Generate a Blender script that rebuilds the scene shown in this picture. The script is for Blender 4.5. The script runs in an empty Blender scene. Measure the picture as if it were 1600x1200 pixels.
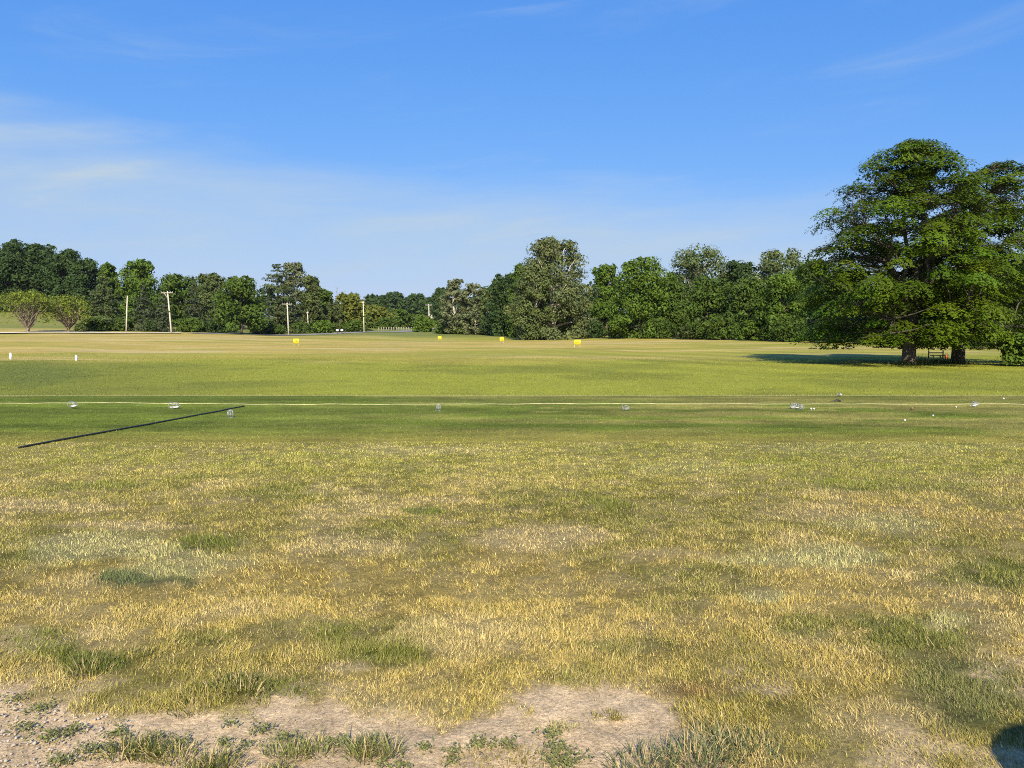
import bpy, math, random
import numpy as np

# ------------------------------------------------------------------ camera, sky, sun, exposure
sc = bpy.context.scene
COL = sc.collection
FPX = 1200.0                      # focal length in pixels of a 1600 px wide frame
PITCH = math.atan(90 / FPX)
CAMZ = 1.6
cam_d = bpy.data.cameras.new("camera")
cam_d.sensor_width = 36.0
cam_d.lens = 36.0 * FPX / 1600.0
cam_d.clip_start = 0.05
cam_d.clip_end = 20000
cam = bpy.data.objects.new("camera", cam_d)
COL.objects.link(cam)
cam.location = (0, 0, CAMZ)
cam.rotation_euler = (math.pi / 2 - PITCH, 0, 0)
sc.camera = cam

SUN_EL = math.radians(34)
SUN_AZ = math.radians(3)          # sun stands behind the camera, a little to the right
S_DIR = np.array([math.sin(SUN_AZ) * math.cos(SUN_EL), -math.cos(SUN_AZ) * math.cos(SUN_EL), math.sin(SUN_EL)])
sun_d = bpy.data.lights.new("sun", 'SUN')
sun_d.energy = 4.8
sun_d.angle = math.radians(0.53)
sun_d.color = (1.0, 0.89, 0.69)
sun = bpy.data.objects.new("sun", sun_d)
COL.objects.link(sun)
from mathutils import Vector
sun.rotation_euler = Vector(S_DIR).to_track_quat('Z', 'Y').to_euler()
sun.location = (20, -60, 60)

world = bpy.data.worlds.new("World")
sc.world = world
world.use_nodes = True
SKY_STRENGTH = 0.076


def build_world():
    nt = world.node_tree
    N, L = nt.nodes, nt.links
    N.clear()

    def n(t, **k):
        x = N.new(t)
        for a, b in k.items():
            setattr(x, a, b)
        return x

    def m(op, a, b=None, c=None, clamp=False):
        x = N.new('ShaderNodeMath')
        x.operation = op
        x.use_clamp = clamp
        for i, v in enumerate((a, b, c)):
            if v is None:
                continue
            if isinstance(v, (int, float)):
                x.inputs[i].default_value = v
            else:
                L.new(v, x.inputs[i])
        return x.outputs[0]
    out = n('ShaderNodeOutputWorld')
    bg = n('ShaderNodeBackground')
    bg.inputs[1].default_value = SKY_STRENGTH
    sky = n('ShaderNodeTexSky', sky_type='NISHITA')
    sky.sun_disc = False
    sky.sun_elevation = SUN_EL
    sky.sun_rotation = math.pi - SUN_AZ
    sky.altitude = 250
    sky.air_density = 1.0
    sky.dust_density = 0.6
    sky.ozone_density = 3.0
    # camera response to the clear sky: each channel a * (0.1 * sky) ** g, the same all round the dome
    spl = n('ShaderNodeSeparateColor')
    L.new(sky.outputs[0], spl.inputs[0])
    cmb = n('ShaderNodeCombineColor')
    for i, (aa, gg) in enumerate(((.585, 1.0), (.585, .585), (.835, .25))):
        L.new(m('MULTIPLY', m('POWER', m('MULTIPLY', spl.outputs[i], .1), gg), aa * 10), cmb.inputs[i])
    tc = n('ShaderNodeTexCoord')
    sep = n('ShaderNodeSeparateXYZ')
    L.new(tc.outputs['Generated'], sep.inputs[0])
    az = m('ARCTAN2', sep.outputs[0], sep.outputs[1])
    el = m('ARCSINE', sep.outputs[2])
    # thin cirrus: streaky noise over azimuth and elevation
    comb = n('ShaderNodeCombineXYZ')
    tilt = m('ADD', el, m('MULTIPLY', az, -0.10))
    L.new(m('MULTIPLY', az, 2.2), comb.inputs[0])
    L.new(m('MULTIPLY', tilt, 15.0), comb.inputs[1])
    comb.inputs[2].default_value = 11.1
    nz = n('ShaderNodeTexNoise')
    nz.inputs['Scale'].default_value = 1.35
    nz.inputs['Detail'].default_value = 8
    nz.inputs['Roughness'].default_value = 0.6
    nz.inputs['Distortion'].default_value = 0.5
    L.new(comb.outputs[0], nz.inputs['Vector'])
    mr = n('ShaderNodeMapRange', interpolation_type='SMOOTHSTEP')
    mr.inputs[1].default_value = 0.50
    mr.inputs[2].default_value = 0.95
    L.new(nz.outputs[0], mr.inputs[0])
    # a broad veil low over the horizon, its upper rim falling to the right
    comb2 = n('ShaderNodeCombineXYZ')
    L.new(m('MULTIPLY', az, 1.6), comb2.inputs[0])
    L.new(m('MULTIPLY', el, 9.0), comb2.inputs[1])
    nz2 = n('ShaderNodeTexNoise')
    nz2.inputs['Scale'].default_value = 1.7
    nz2.inputs['Detail'].default_value = 6
    nz2.inputs['Roughness'].default_value = 0.55
    L.new(comb2.outputs[0], nz2.inputs['Vector'])
    azc = m('MINIMUM', m('MAXIMUM', az, -1.2), 0.9)
    edge = m('ADD', m('MULTIPLY', azc, -0.068), 0.186)
    edge = m('ADD', edge, m('MULTIPLY', m('SUBTRACT', nz2.outputs[0], 0.5), 0.13))
    veil = n('ShaderNodeMapRange', interpolation_type='SMOOTHSTEP')
    veil.inputs[1].default_value = -0.025
    veil.inputs[2].default_value = 0.06
    L.new(m('SUBTRACT', edge, el), veil.inputs[0])
    veil2 = m('MULTIPLY', veil.outputs[0], m('ADD', m('MULTIPLY', nz.outputs[0], 0.95), 0.12))
    cov = m('ADD', m('MULTIPLY', mr.outputs[0], 0.42), veil2, clamp=True)
    mix = n('ShaderNodeMix', data_type='RGBA')
    L.new(cov, mix.inputs[0])
    L.new(cmb.outputs[0], mix.inputs[6])
    mix.inputs[7].default_value = (4.1, 5.12, 6.15, 1)
    L.new(mix.outputs[2], bg.inputs[0])
    L.new(bg.outputs[0], out.inputs[0])


build_world()
vs = sc.view_settings
vs.view_transform = 'Standard'
vs.look = 'None'
vs.exposure = 0.72
vs.gamma = 1
vs.use_curve_mapping = False
sc.cycles.max_bounces = 6
sc.cycles.transparent_max_bounces = 8
sc.cycles.use_adaptive_sampling = True
sc.cycles.adaptive_threshold = 0.005
sc.cycles.use_denoising = False        # keeps the grain of the grass
sc.cycles.filter_width = 1.0
sc.cycles.sample_clamp_indirect = 4.0

# ------------------------------------------------------------------ helpers
rng = np.random.default_rng(7)
CP, SP = math.cos(PITCH), math.sin(PITCH)


def ray(px, py):
    """direction through a pixel of the 1600x1200 photograph, scaled so that y = 1"""
    a, b = (px - 800) / FPX, (600 - py) / FPX
    d = np.array([a, CP + b * SP, -SP + b * CP])
    return d / d[1]


def project(x, y, z):
    """pixel of a world point (numpy arrays); only for laying out patches on the ground"""
    zz = z - CAMZ
    dep = np.maximum(y * CP - zz * SP, 0.05)
    up = y * SP + zz * CP
    return 800 + FPX * x / dep, 600 - FPX * up / dep


def sstep(a, b, x):
    t = np.clip((x - a) / (b - a), 0, 1)
    return t * t * (3 - 2 * t)


def _hash(ix, iy, seed):
    h = (ix.astype(np.int64) * 374761393 + iy.astype(np.int64) * 668265263 + seed * 974634777) & 0xFFFFFFFF
    h = ((h ^ (h >> 13)) * 1274126177) & 0xFFFFFFFF
    return ((h ^ (h >> 16)) & 0xFFFFFF) / float(0xFFFFFF)


def vnoise(x, y, seed=0):
    ix, iy = np.floor(x), np.floor(y)
    fx, fy = x - ix, y - iy
    fx, fy = fx * fx * (3 - 2 * fx), fy * fy * (3 - 2 * fy)
    a, b = _hash(ix, iy, seed), _hash(ix + 1, iy, seed)
    c, d = _hash(ix, iy + 1, seed), _hash(ix + 1, iy + 1, seed)
    return (a * (1 - fx) + b * fx) * (1 - fy) + (c * (1 - fx) + d * fx) * fy


def fbm(x, y, seed=0, octv=4, rough=0.55):
    s, a, t = 0, 1.0, 0
    for i in range(octv):
        s = s + a * vnoise(x * 2 ** i + 13.7 * i, y * 2 ** i - 7.1 * i, seed + i)
        t += a
        a *= rough
    return s / t


# drop of the ground below the camera, by distance, along several bearings u = x / y
NEAR = {1.0: 1.58, 2.5: 1.6, 6: 1.68, 12.5: 1.9, 17: 2.03, 20.3: 2.1, 23.7: 2.15, 25.5: 2.24}
PROF = [
    (-1.2, {50: 2.2, 130: 2.0, 190: 1.7, 205: 1.2, 260: -3, 330: -9, 450: -14, 4000: -20}),
    (-.62, {50: 2.2, 130: 2.0, 188: 1.85, 200: 1.5, 260: -0.5, 330: -7, 450: -12, 4000: -20}),
    (-.45, {50: 2.25, 95: 2.45, 130: 2.3, 195: 2.02, 206: 1.85, 250: 1.0, 330: -3, 500: -8, 4000: -20}),
    (-.28, {50: 2.3, 95: 2.45, 137: 2.7, 200: 2.75, 232: 2.85, 246: 2.5, 300: 2.3, 500: -2, 4000: -20}),
    (-.19, {50: 2.33, 95: 2.5, 137: 2.9, 200: 3.0, 240: 2.45, 262: 2.0, 300: 1.9, 500: -4, 700: -10, 4000: -22}),
    (-.12, {50: 2.35, 95: 2.5, 137: 3.0, 183: 3.4, 250: 2.9, 300: 2.2, 400: 1.0, 470: -3, 620: -9, 4000: -22}),
    (.05, {50: 2.4, 91: 2.5, 137: 3.0, 183: 3.3, 210: 3.2, 300: 2, 600: -4, 4000: -15}),
    (.20, {50: 2.4, 100: 2.6, 160: 2.75, 300: 1, 600: -4, 4000: -15}),
    (.40, {48: 2.4, 80: 2.5, 115: 2.75, 200: 2.4, 400: 0, 4000: -15}),
    (1.2, {48: 2.35, 90: 2.4, 150: 2.2, 400: 0, 4000: -15}),
]


def height(x, y):
    x, y = np.asarray(x, float), np.asarray(y, float)
    ye = np.maximum(y, 1.0)
    u = np.clip(x / np.maximum(ye, 14.0), -1.2, 1.2)
    ly = np.log(ye)
    us = [p[0] for p in PROF]
    tabs = []
    for _, d in PROF:
        dd = dict(NEAR)
        dd.update(d)
        k = sorted(dd)
        tabs.append(np.interp(ly, np.log(k), [dd[i] for i in k]))
    tabs = np.array(tabs)
    j = np.clip(np.searchsorted(us, u, side='right') - 1, 0, len(us) - 2)
    ua = np.array(us)
    t = (u - ua[j]) / (ua[j + 1] - ua[j])
    t = t * t * (3 - 2 * t)
    flat = tabs.reshape(len(us), -1)
    jj, tt = j.reshape(-1), t.reshape(-1)
    idx = np.arange(jj.size)
    d = flat[jj, idx] * (1 - tt) + flat[jj + 1, idx] * tt
    z = CAMZ - d.reshape(x.shape)
    z = z + (fbm(x / 9, y / 9, 91, 3) - .5) * 0.16 * sstep(26, 60, y)
    z = z + (fbm(x / 1.3, y / 1.3, 92, 3) - .5) * 0.05 * (1 - sstep(9, 12, y)) * sstep(-30, 2, y)
    return z


def H(x, y):
    return float(height(np.array([float(x)]), np.array([float(y)]))[0])


def on_ground(px, py):
    d = ray(px, py)
    ys = np.exp(np.linspace(math.log(1.5), math.log(900), 6000))
    zz = CAMZ + d[2] * ys
    below = zz <= height(d[0] * ys, ys)
    i = int(np.argmax(below)) if below.any() else len(ys) - 1
    y = ys[i]
    return np.array([d[0] * y, y, H(d[0] * y, y)])


def at_depth(px, y):
    x = (px - 800) / FPX * y * 1.0
    for _ in range(4):
        z = H(x, y)
        x = (px - 800) / FPX * (y * CP - (z - CAMZ) * SP)
    return np.array([x, y, H(x, y)])


def link(o, parent=None):
    COL.objects.link(o)
    if parent is not None:
        o.parent = parent
    return o


def mesh_np(name, V, polys, mat=None, parent=None, col=None, smooth=False):
    """polys: list of int arrays of shape (n, k); col: (nverts, 3) linear colour"""
    me = bpy.data.meshes.new(name)
    V = np.asarray(V, np.float32)
    me.vertices.add(len(V))
    me.vertices.foreach_set('co', V.ravel())
    loops = np.concatenate([p.ravel() for p in polys]).astype(np.int32)
    tot = np.concatenate([np.full(len(p), p.shape[1]) for p in polys]).astype(np.int32)
    st = np.concatenate([[0], np.cumsum(tot)[:-1]]).astype(np.int32)
    me.loops.add(len(loops))
    me.loops.foreach_set('vertex_index', loops)
    me.polygons.add(len(tot))
    me.polygons.foreach_set('loop_start', st)
    me.polygons.foreach_set('loop_total', tot)
    if smooth:
        me.polygons.foreach_set('use_smooth', np.ones(len(tot), bool))
    me.update(calc_edges=True)
    if col is not None:
        ca = me.color_attributes.new('Col', 'FLOAT_COLOR', 'POINT')
        c4 = np.ones((len(V), 4), np.float32)
        c4[:, :3] = col
        ca.data.foreach_set('color', c4.ravel())
    if mat is not None:
        me.materials.append(mat)
    o = bpy.data.objects.new(name, me)
    return link(o, parent)


class MB:
    """collects quads and triangles"""
    def __init__(self):
        self.V, self.Q, self.T, self.n = [], [], [], 0

    def add(self, v, q=None, t=None):
        if q is not None and len(q):
            self.Q.append(np.asarray(q) + self.n)
        if t is not None and len(t):
            self.T.append(np.asarray(t) + self.n)
        self.V.append(np.asarray(v, float))
        self.n += len(v)

    def tube(self, pts, rad, k=6, cap=True):
        pts = np.asarray(pts, float)
        rad = np.broadcast_to(np.asarray(rad, float), (len(pts),))
        tang = np.gradient(pts, axis=0)
        tang /= np.linalg.norm(tang, axis=1, keepdims=True) + 1e-9
        ref = np.array([0, 0, 1.0]) if abs(tang[0][2]) < 0.9 else np.array([1.0, 0, 0])
        a = np.cross(tang, ref)
        a /= np.linalg.norm(a, axis=1, keepdims=True) + 1e-9
        b = np.cross(tang, a)
        th = np.arange(k) / k * 2 * math.pi
        ring = pts[:, None] + rad[:, None, None] * (np.cos(th)[None, :, None] * a[:, None] + np.sin(th)[None, :, None] * b[:, None])
        v = ring.reshape(-1, 3)
        i = np.arange(len(pts) - 1)[:, None] * k
        j = np.arange(k)[None]
        jn = (j + 1) % k
        q = np.stack([i + j, i + jn, i + k + jn, i + k + j], -1).reshape(-1, 4)
        t = []
        if cap:
            v = np.concatenate([v, pts[:1], pts[-1:]])
            c0, c1, o = len(v) - 2, len(v) - 1, (len(pts) - 1) * k
            for s in range(k):
                t.append((c0, (s + 1) % k, s))
                t.append((c1, o + s, o + (s + 1) % k))
        self.add(v, q, np.array(t) if t else None)

    def box(self, c, s, rz=0.0, bev=0.0):
        x, y, z = s[0] / 2, s[1] / 2, s[2] / 2
        v = np.array([(-x, -y, -z), (x, -y, -z), (x, y, -z), (-x, y, -z), (-x, -y, z), (x, -y, z), (x, y, z), (-x, y, z)])
        if bev:
            v[4:, :2] *= 1 - bev
        cz, sz = math.cos(rz), math.sin(rz)
        v = np.stack([v[:, 0] * cz - v[:, 1] * sz, v[:, 0] * sz + v[:, 1] * cz, v[:, 2]], 1) + np.asarray(c, float)
        self.add(v, [(0, 3, 2, 1), (4, 5, 6, 7), (0, 1, 5, 4), (1, 2, 6, 5), (2, 3, 7, 6), (3, 0, 4, 7)])

    def build(self, name, mat, parent=None, smooth=False, col=None):
        pol = []
        if self.Q:
            pol.append(np.concatenate(self.Q))
        if self.T:
            pol.append(np.concatenate(self.T))
        return mesh_np(name, np.concatenate(self.V), pol, mat, parent, col, smooth)


def empty(name, loc, label=None, cat=None, group=None, rz=0.0):
    o = bpy.data.objects.new(name, None)
    o.location = loc
    o.rotation_euler = (0, 0, rz)
    o.empty_display_size = 0.1
    link(o)
    return tag(o, label, cat, group)


def tag(o, label=None, cat=None, group=None, kind=None):
    for k, v in (('label', label), ('category', cat), ('group', group), ('kind', kind)):
        if v:
            o[k] = v
    return o


# ------------------------------------------------------------------ materials
def mat_base(name):
    m = bpy.data.materials.new(name)
    m.use_nodes = True
    nt = m.node_tree
    return m, nt, nt.nodes['Principled BSDF']


def mat_plain(name, c, rough=0.7, metal=0.0, var=0.15, scale=3.0, bump=0.0):
    m, nt, b = mat_base(name)
    tc = nt.nodes.new('ShaderNodeTexCoord')
    nz = nt.nodes.new('ShaderNodeTexNoise')
    nz.inputs['Scale'].default_value = scale
    nz.inputs['Detail'].default_value = 5
    nt.links.new(tc.outputs['Object'], nz.inputs['Vector'])
    rp = nt.nodes.new('ShaderNodeValToRGB')
    rp.color_ramp.elements[0].position = .3
    rp.color_ramp.elements[1].position = .7
    rp.color_ramp.elements[0].color = (*[x * (1 - var) for x in c], 1)
    rp.color_ramp.elements[1].color = (*[min(1, x * (1 + var)) for x in c], 1)
    nt.links.new(nz.outputs[0], rp.inputs[0])
    nt.links.new(rp.outputs[0], b.inputs['Base Color'])
    b.inputs['Roughness'].default_value = rough
    b.inputs['Metallic'].default_value = metal
    if bump:
        bp = nt.nodes.new('ShaderNodeBump')
        bp.inputs['Strength'].default_value = bump
        nt.links.new(nz.outputs[0], bp.inputs['Height'])
        nt.links.new(bp.outputs[0], b.inputs['Normal'])
    return m


def mat_leaf(name, trans=0.22, rough=0.6, spec=0.12):
    m, nt, b = mat_base(name)
    at = nt.nodes.new('ShaderNodeAttribute')
    at.attribute_name = 'Col'
    nt.links.new(at.outputs['Color'], b.inputs['Base Color'])
    b.inputs['Roughness'].default_value = rough
    b.inputs['Specular IOR Level'].default_value = spec
    tr = nt.nodes.new('ShaderNodeBsdfTranslucent')
    nt.links.new(at.outputs['Color'], tr.inputs['Color'])
    mx = nt.nodes.new('ShaderNodeMixShader')
    mx.inputs[0].default_value = trans
    nt.links.new(b.outputs[0], mx.inputs[1])
    nt.links.new(tr.outputs[0], mx.inputs[2])
    nt.links.new(mx.outputs[0], nt.nodes['Material Output'].inputs['Surface'])
    return m


def mat_ground():
    m, nt, b = mat_base('turf_ground')
    N, L = nt.nodes, nt.links
    at = N.new('ShaderNodeAttribute')
    at.attribute_name = 'Col'
    geo = N.new('ShaderNodeNewGeometry')
    last = None
    for scale, lo, hi in ((9.0, .74, 1.26), (55.0, .62, 1.38), (0.8, .88, 1.12), (210.0, .55, 1.45)):
        nz = N.new('ShaderNodeTexNoise')
        nz.inputs['Scale'].default_value = scale
        nz.inputs['Detail'].default_value = 4
        nz.inputs['Roughness'].default_value = .65
        L.new(geo.outputs['Position'], nz.inputs['Vector'])
        mr = N.new('ShaderNodeMapRange')
        mr.inputs[1].default_value, mr.inputs[2].default_value = .3, .7
        mr.inputs[3].default_value, mr.inputs[4].default_value = lo, hi
        L.new(nz.outputs[0], mr.inputs[0])
        if last is None:
            last = mr.outputs[0]
            hgt = nz.outputs[0]
        else:
            mu = N.new('ShaderNodeMath')
            mu.operation = 'MULTIPLY'
            L.new(last, mu.inputs[0])
            L.new(mr.outputs[0], mu.inputs[1])
            last = mu.outputs[0]
    vm = N.new('ShaderNodeVectorMath')
    vm.operation = 'SCALE'
    L.new(at.outputs['Color'], vm.inputs[0])
    L.new(last, vm.inputs['Scale'])
    L.new(vm.outputs[0], b.inputs['Base Color'])
    b.inputs['Roughness'].default_value = .9
    b.inputs['Specular IOR Level'].default_value = .1
    bp = N.new('ShaderNodeBump')
    bp.inputs['Strength'].default_value = .5
    bp.inputs['Distance'].default_value = .03
    L.new(hgt, bp.inputs['Height'])
    n2 = N.new('ShaderNodeTexNoise')
    n2.inputs['Scale'].default_value = 70
    n2.inputs['Detail'].default_value = 5
    n2.inputs['Roughness'].default_value = .7
    L.new(geo.outputs['Position'], n2.inputs['Vector'])
    b2 = N.new('ShaderNodeBump')
    b2.inputs['Strength'].default_value = .5
    b2.inputs['Distance'].default_value = .008
    L.new(n2.outputs[0], b2.inputs['Height'])
    L.new(bp.outputs[0], b2.inputs['Normal'])
    L.new(b2.outputs[0], b.inputs['Normal'])
    return m


M_LEAF = mat_leaf('foliage')
M_GRASS = mat_leaf('grass_blades', .22, .5, .3)
M_GROUND = mat_ground()
M_BARK = mat_plain('bark', (.085, .070, .055), .9, 0, .45, 2.5, .6)
M_BARK_DARK = mat_plain('dark_bark', (.075, .062, .05), .9, 0, .4, 3, .6)
M_BARK_PALE = mat_plain('pale_mottled_bark', (.5, .46, .38), .8, 0, .4, 1.2, .2)
M_BARK_GREY = mat_plain('grey_dead_wood', (.26, .24, .21), .9, 0, .25, 2, .3)
M_STEM = mat_plain('willow_stems', (.19, .15, .105), .85, 0, .3, 2)
M_POLE = mat_plain('weathered_pole_wood', (.55, .49, .40), .8, 0, .16, 1.5)
M_BAND = mat_plain('dark_metal_band', (.03, .028, .026), .6)
M_INSUL = mat_plain('grey_ceramic', (.35, .35, .36), .4)
M_WHITE = mat_plain('white_paint', (.8, .79, .76), .5, 0, .04)
M_WHITE2 = mat_plain('off_white_paint', (.66, .64, .58), .6, 0, .1)
M_YEL = mat_plain('yellow_sign_paint', (.80, .63, .03), .45, 0, .04)
M_YELDK = mat_plain('dark_yellow_print', (.42, .27, .01), .6, 0, .05)
M_ROPE = mat_plain('yellow_rope', (.60, .55, .31), .7, 0, .25, 6)
M_HOSE = mat_plain('black_rubber', (.012, .014, .012), .5, 0, .2)
M_WIRE = mat_plain('galvanised_wire', (.42, .43, .44), .4, .5, .1)
M_WOODDK = mat_plain('dark_stained_wood', (.045, .035, .028), .8, 0, .3)
M_ORANGE = mat_plain('orange_plastic', (.6, .16, .05), .5, 0, .06)
M_ASPH = mat_plain('asphalt', (.20, .195, .19), .9, 0, .15, .6)
M_GRAV = mat_plain('gravel_road', (.60, .55, .45), .95, 0, .12, .4)
M_ROOF = mat_plain('grey_roof', (.16, .15, .15), .8)
M_STONE = mat_plain('pale_stones', (.40, .345, .28), .9, 0, .3, 30, .2)
M_SHADOW_BARREL = mat_plain('shadow_barrel_green', (.03, .09, .05), .5)
M_DIRTBALL = mat_plain('brown_ball', (.20, .11, .06), .6)
M_GLASS = mat_plain('dark_window', (.03, .035, .04), .15)

# ------------------------------------------------------------------ ground
# bare soil: upper rim in the photograph's bottom strip, carried onto the ground
RIM_X = [-900, -300, 0, 60, 150, 250, 330, 420, 520, 600, 700, 800, 880, 960, 1010, 1060, 1110, 1170, 1300, 2400]
RIM_Y = [1010, 1035, 1062, 1074, 1096, 1106, 1104, 1098, 1090, 1108, 1108, 1092, 1074, 1072, 1084, 1112, 1156, 1205, 1300, 1400]
# spots on the lawn: px, py, rx, ry, kind, strength
SPOTS = [
    (215, 905, 85, 17, 'lush', 1.0), (130, 860, 120, 30, 'pale', .8), (270, 875, 110, 26, 'pale', .7),
    (350, 850, 70, 16, 'green', .8), (660, 800, 40, 7, 'green', .9), (590, 1000, 110, 45, 'green', .55),
    (420, 1075, 120, 30, 'green', .7), (470, 985, 90, 22, 'green', .5), (1500, 1085, 90, 60, 'lush', .5),
    (1460, 985, 110, 30, 'green', .7), (960, 790, 60, 14, 'green', .7), (1290, 870, 110, 20, 'pale', .8),
    (1400, 815, 90, 18, 'pale', .6), (1190, 935, 40, 14, 'pale', .8), (1060, 945, 60, 18, 'green', .4),
    (1250, 980, 90, 30, 'green', .6), (1490, 970, 40, 16, 'pale', .9), (900, 1060, 80, 30, 'green', .4),
    (820, 840, 120, 22, 'dry', .8), (560, 855, 120, 18, 'dry', .6), (760, 1000, 120, 50, 'dry', .5),
    (1080, 1080, 90, 22, 'rust', .6), (540, 1045, 50, 10, 'dry', .9), (1300, 700, 300, 10, 'pale', .4),
    (620, 705, 130, 7, 'dry', .9), (150, 760, 100, 10, 'green', .6), (390, 775, 100, 12, 'green', .5),
    (1350, 760, 160, 12, 'green', .6), (1080, 735, 160, 12, 'pale', .5), (60, 1000, 70, 25, 'green', .7),
    (150, 1035, 60, 18, 'green', .8), (1540, 900, 80, 25, 'green', .6), (1370, 1120, 90, 30, 'dry', .5),
    (330, 1000, 60, 14, 'green', .5), (620, 1030, 70, 18, 'green', .6), (1000, 1010, 110, 16, 'green', .5),
    (60, 790, 130, 12, 'dry', .6), (170, 820, 120, 8, 'dry', .7), (1250, 800, 100, 12, 'dry', .5),
]
C_DRY = np.array([.342, .262, .076])
C_STRAW = np.array([.418, .330, .148])
C_GREEN = np.array([.100, .114, .020])
C_OLIVE = np.array([.225, .195, .040])
C_LUSH = np.array([.078, .098, .038])
C_PALE = np.array([.330, .305, .125])
C_RUST = np.array([.250, .150, .050])
C_SOIL = np.array([.470, .350, .205])
C_TEE = np.array([.112, .146, .016])
C_TEED = np.array([.205, .192, .045])
C_ROUGH = np.array([.245, .258, .032])
C_TAN = np.array([.395, .305, .076])


def mixc(c, d, w):
    return c * (1 - w[..., None]) + d * w[..., None]


def bareness(x, y, px, py):
    n1 = (fbm(x * 3.0, y * 3.0, 11, 4) - .5)
    n2 = (fbm(x * 14.0, y * 14.0, 12, 2) - .5)
    rim = np.interp(px, RIM_X, RIM_Y)
    near = sstep(-14, 30, py - rim + n1 * 115 + n2 * 40)
    near = np.where(y > 5.5, 0, near)
    near = np.where(y < 1.2, .4, near)
    # weedy gravel corner at the left, thin spots inside the grass
    thin = sstep(.60, .78, fbm(x * 2.6 + 9, y * 2.6, 14, 5)) * .7 * (1 - sstep(3.3, 4.6, y))
    corner = sstep(.52, .66, fbm(x * 2.6, y * 2.6, 17, 4)) * sstep(1.1, 1.5, x) * (1 - sstep(2.85, 3.1, y)) * .7
    return np.clip(np.maximum(np.maximum(near, thin), corner), 0, 1)


def tee_edges(x):
    e0 = 12.55 + (fbm(x / 2.5, x * 0, 21, 3) - .5) * .25
    e1 = 23.7 + (fbm(x / 4, x * 0, 22, 3) - .5) * .35
    return e0, e1


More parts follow.
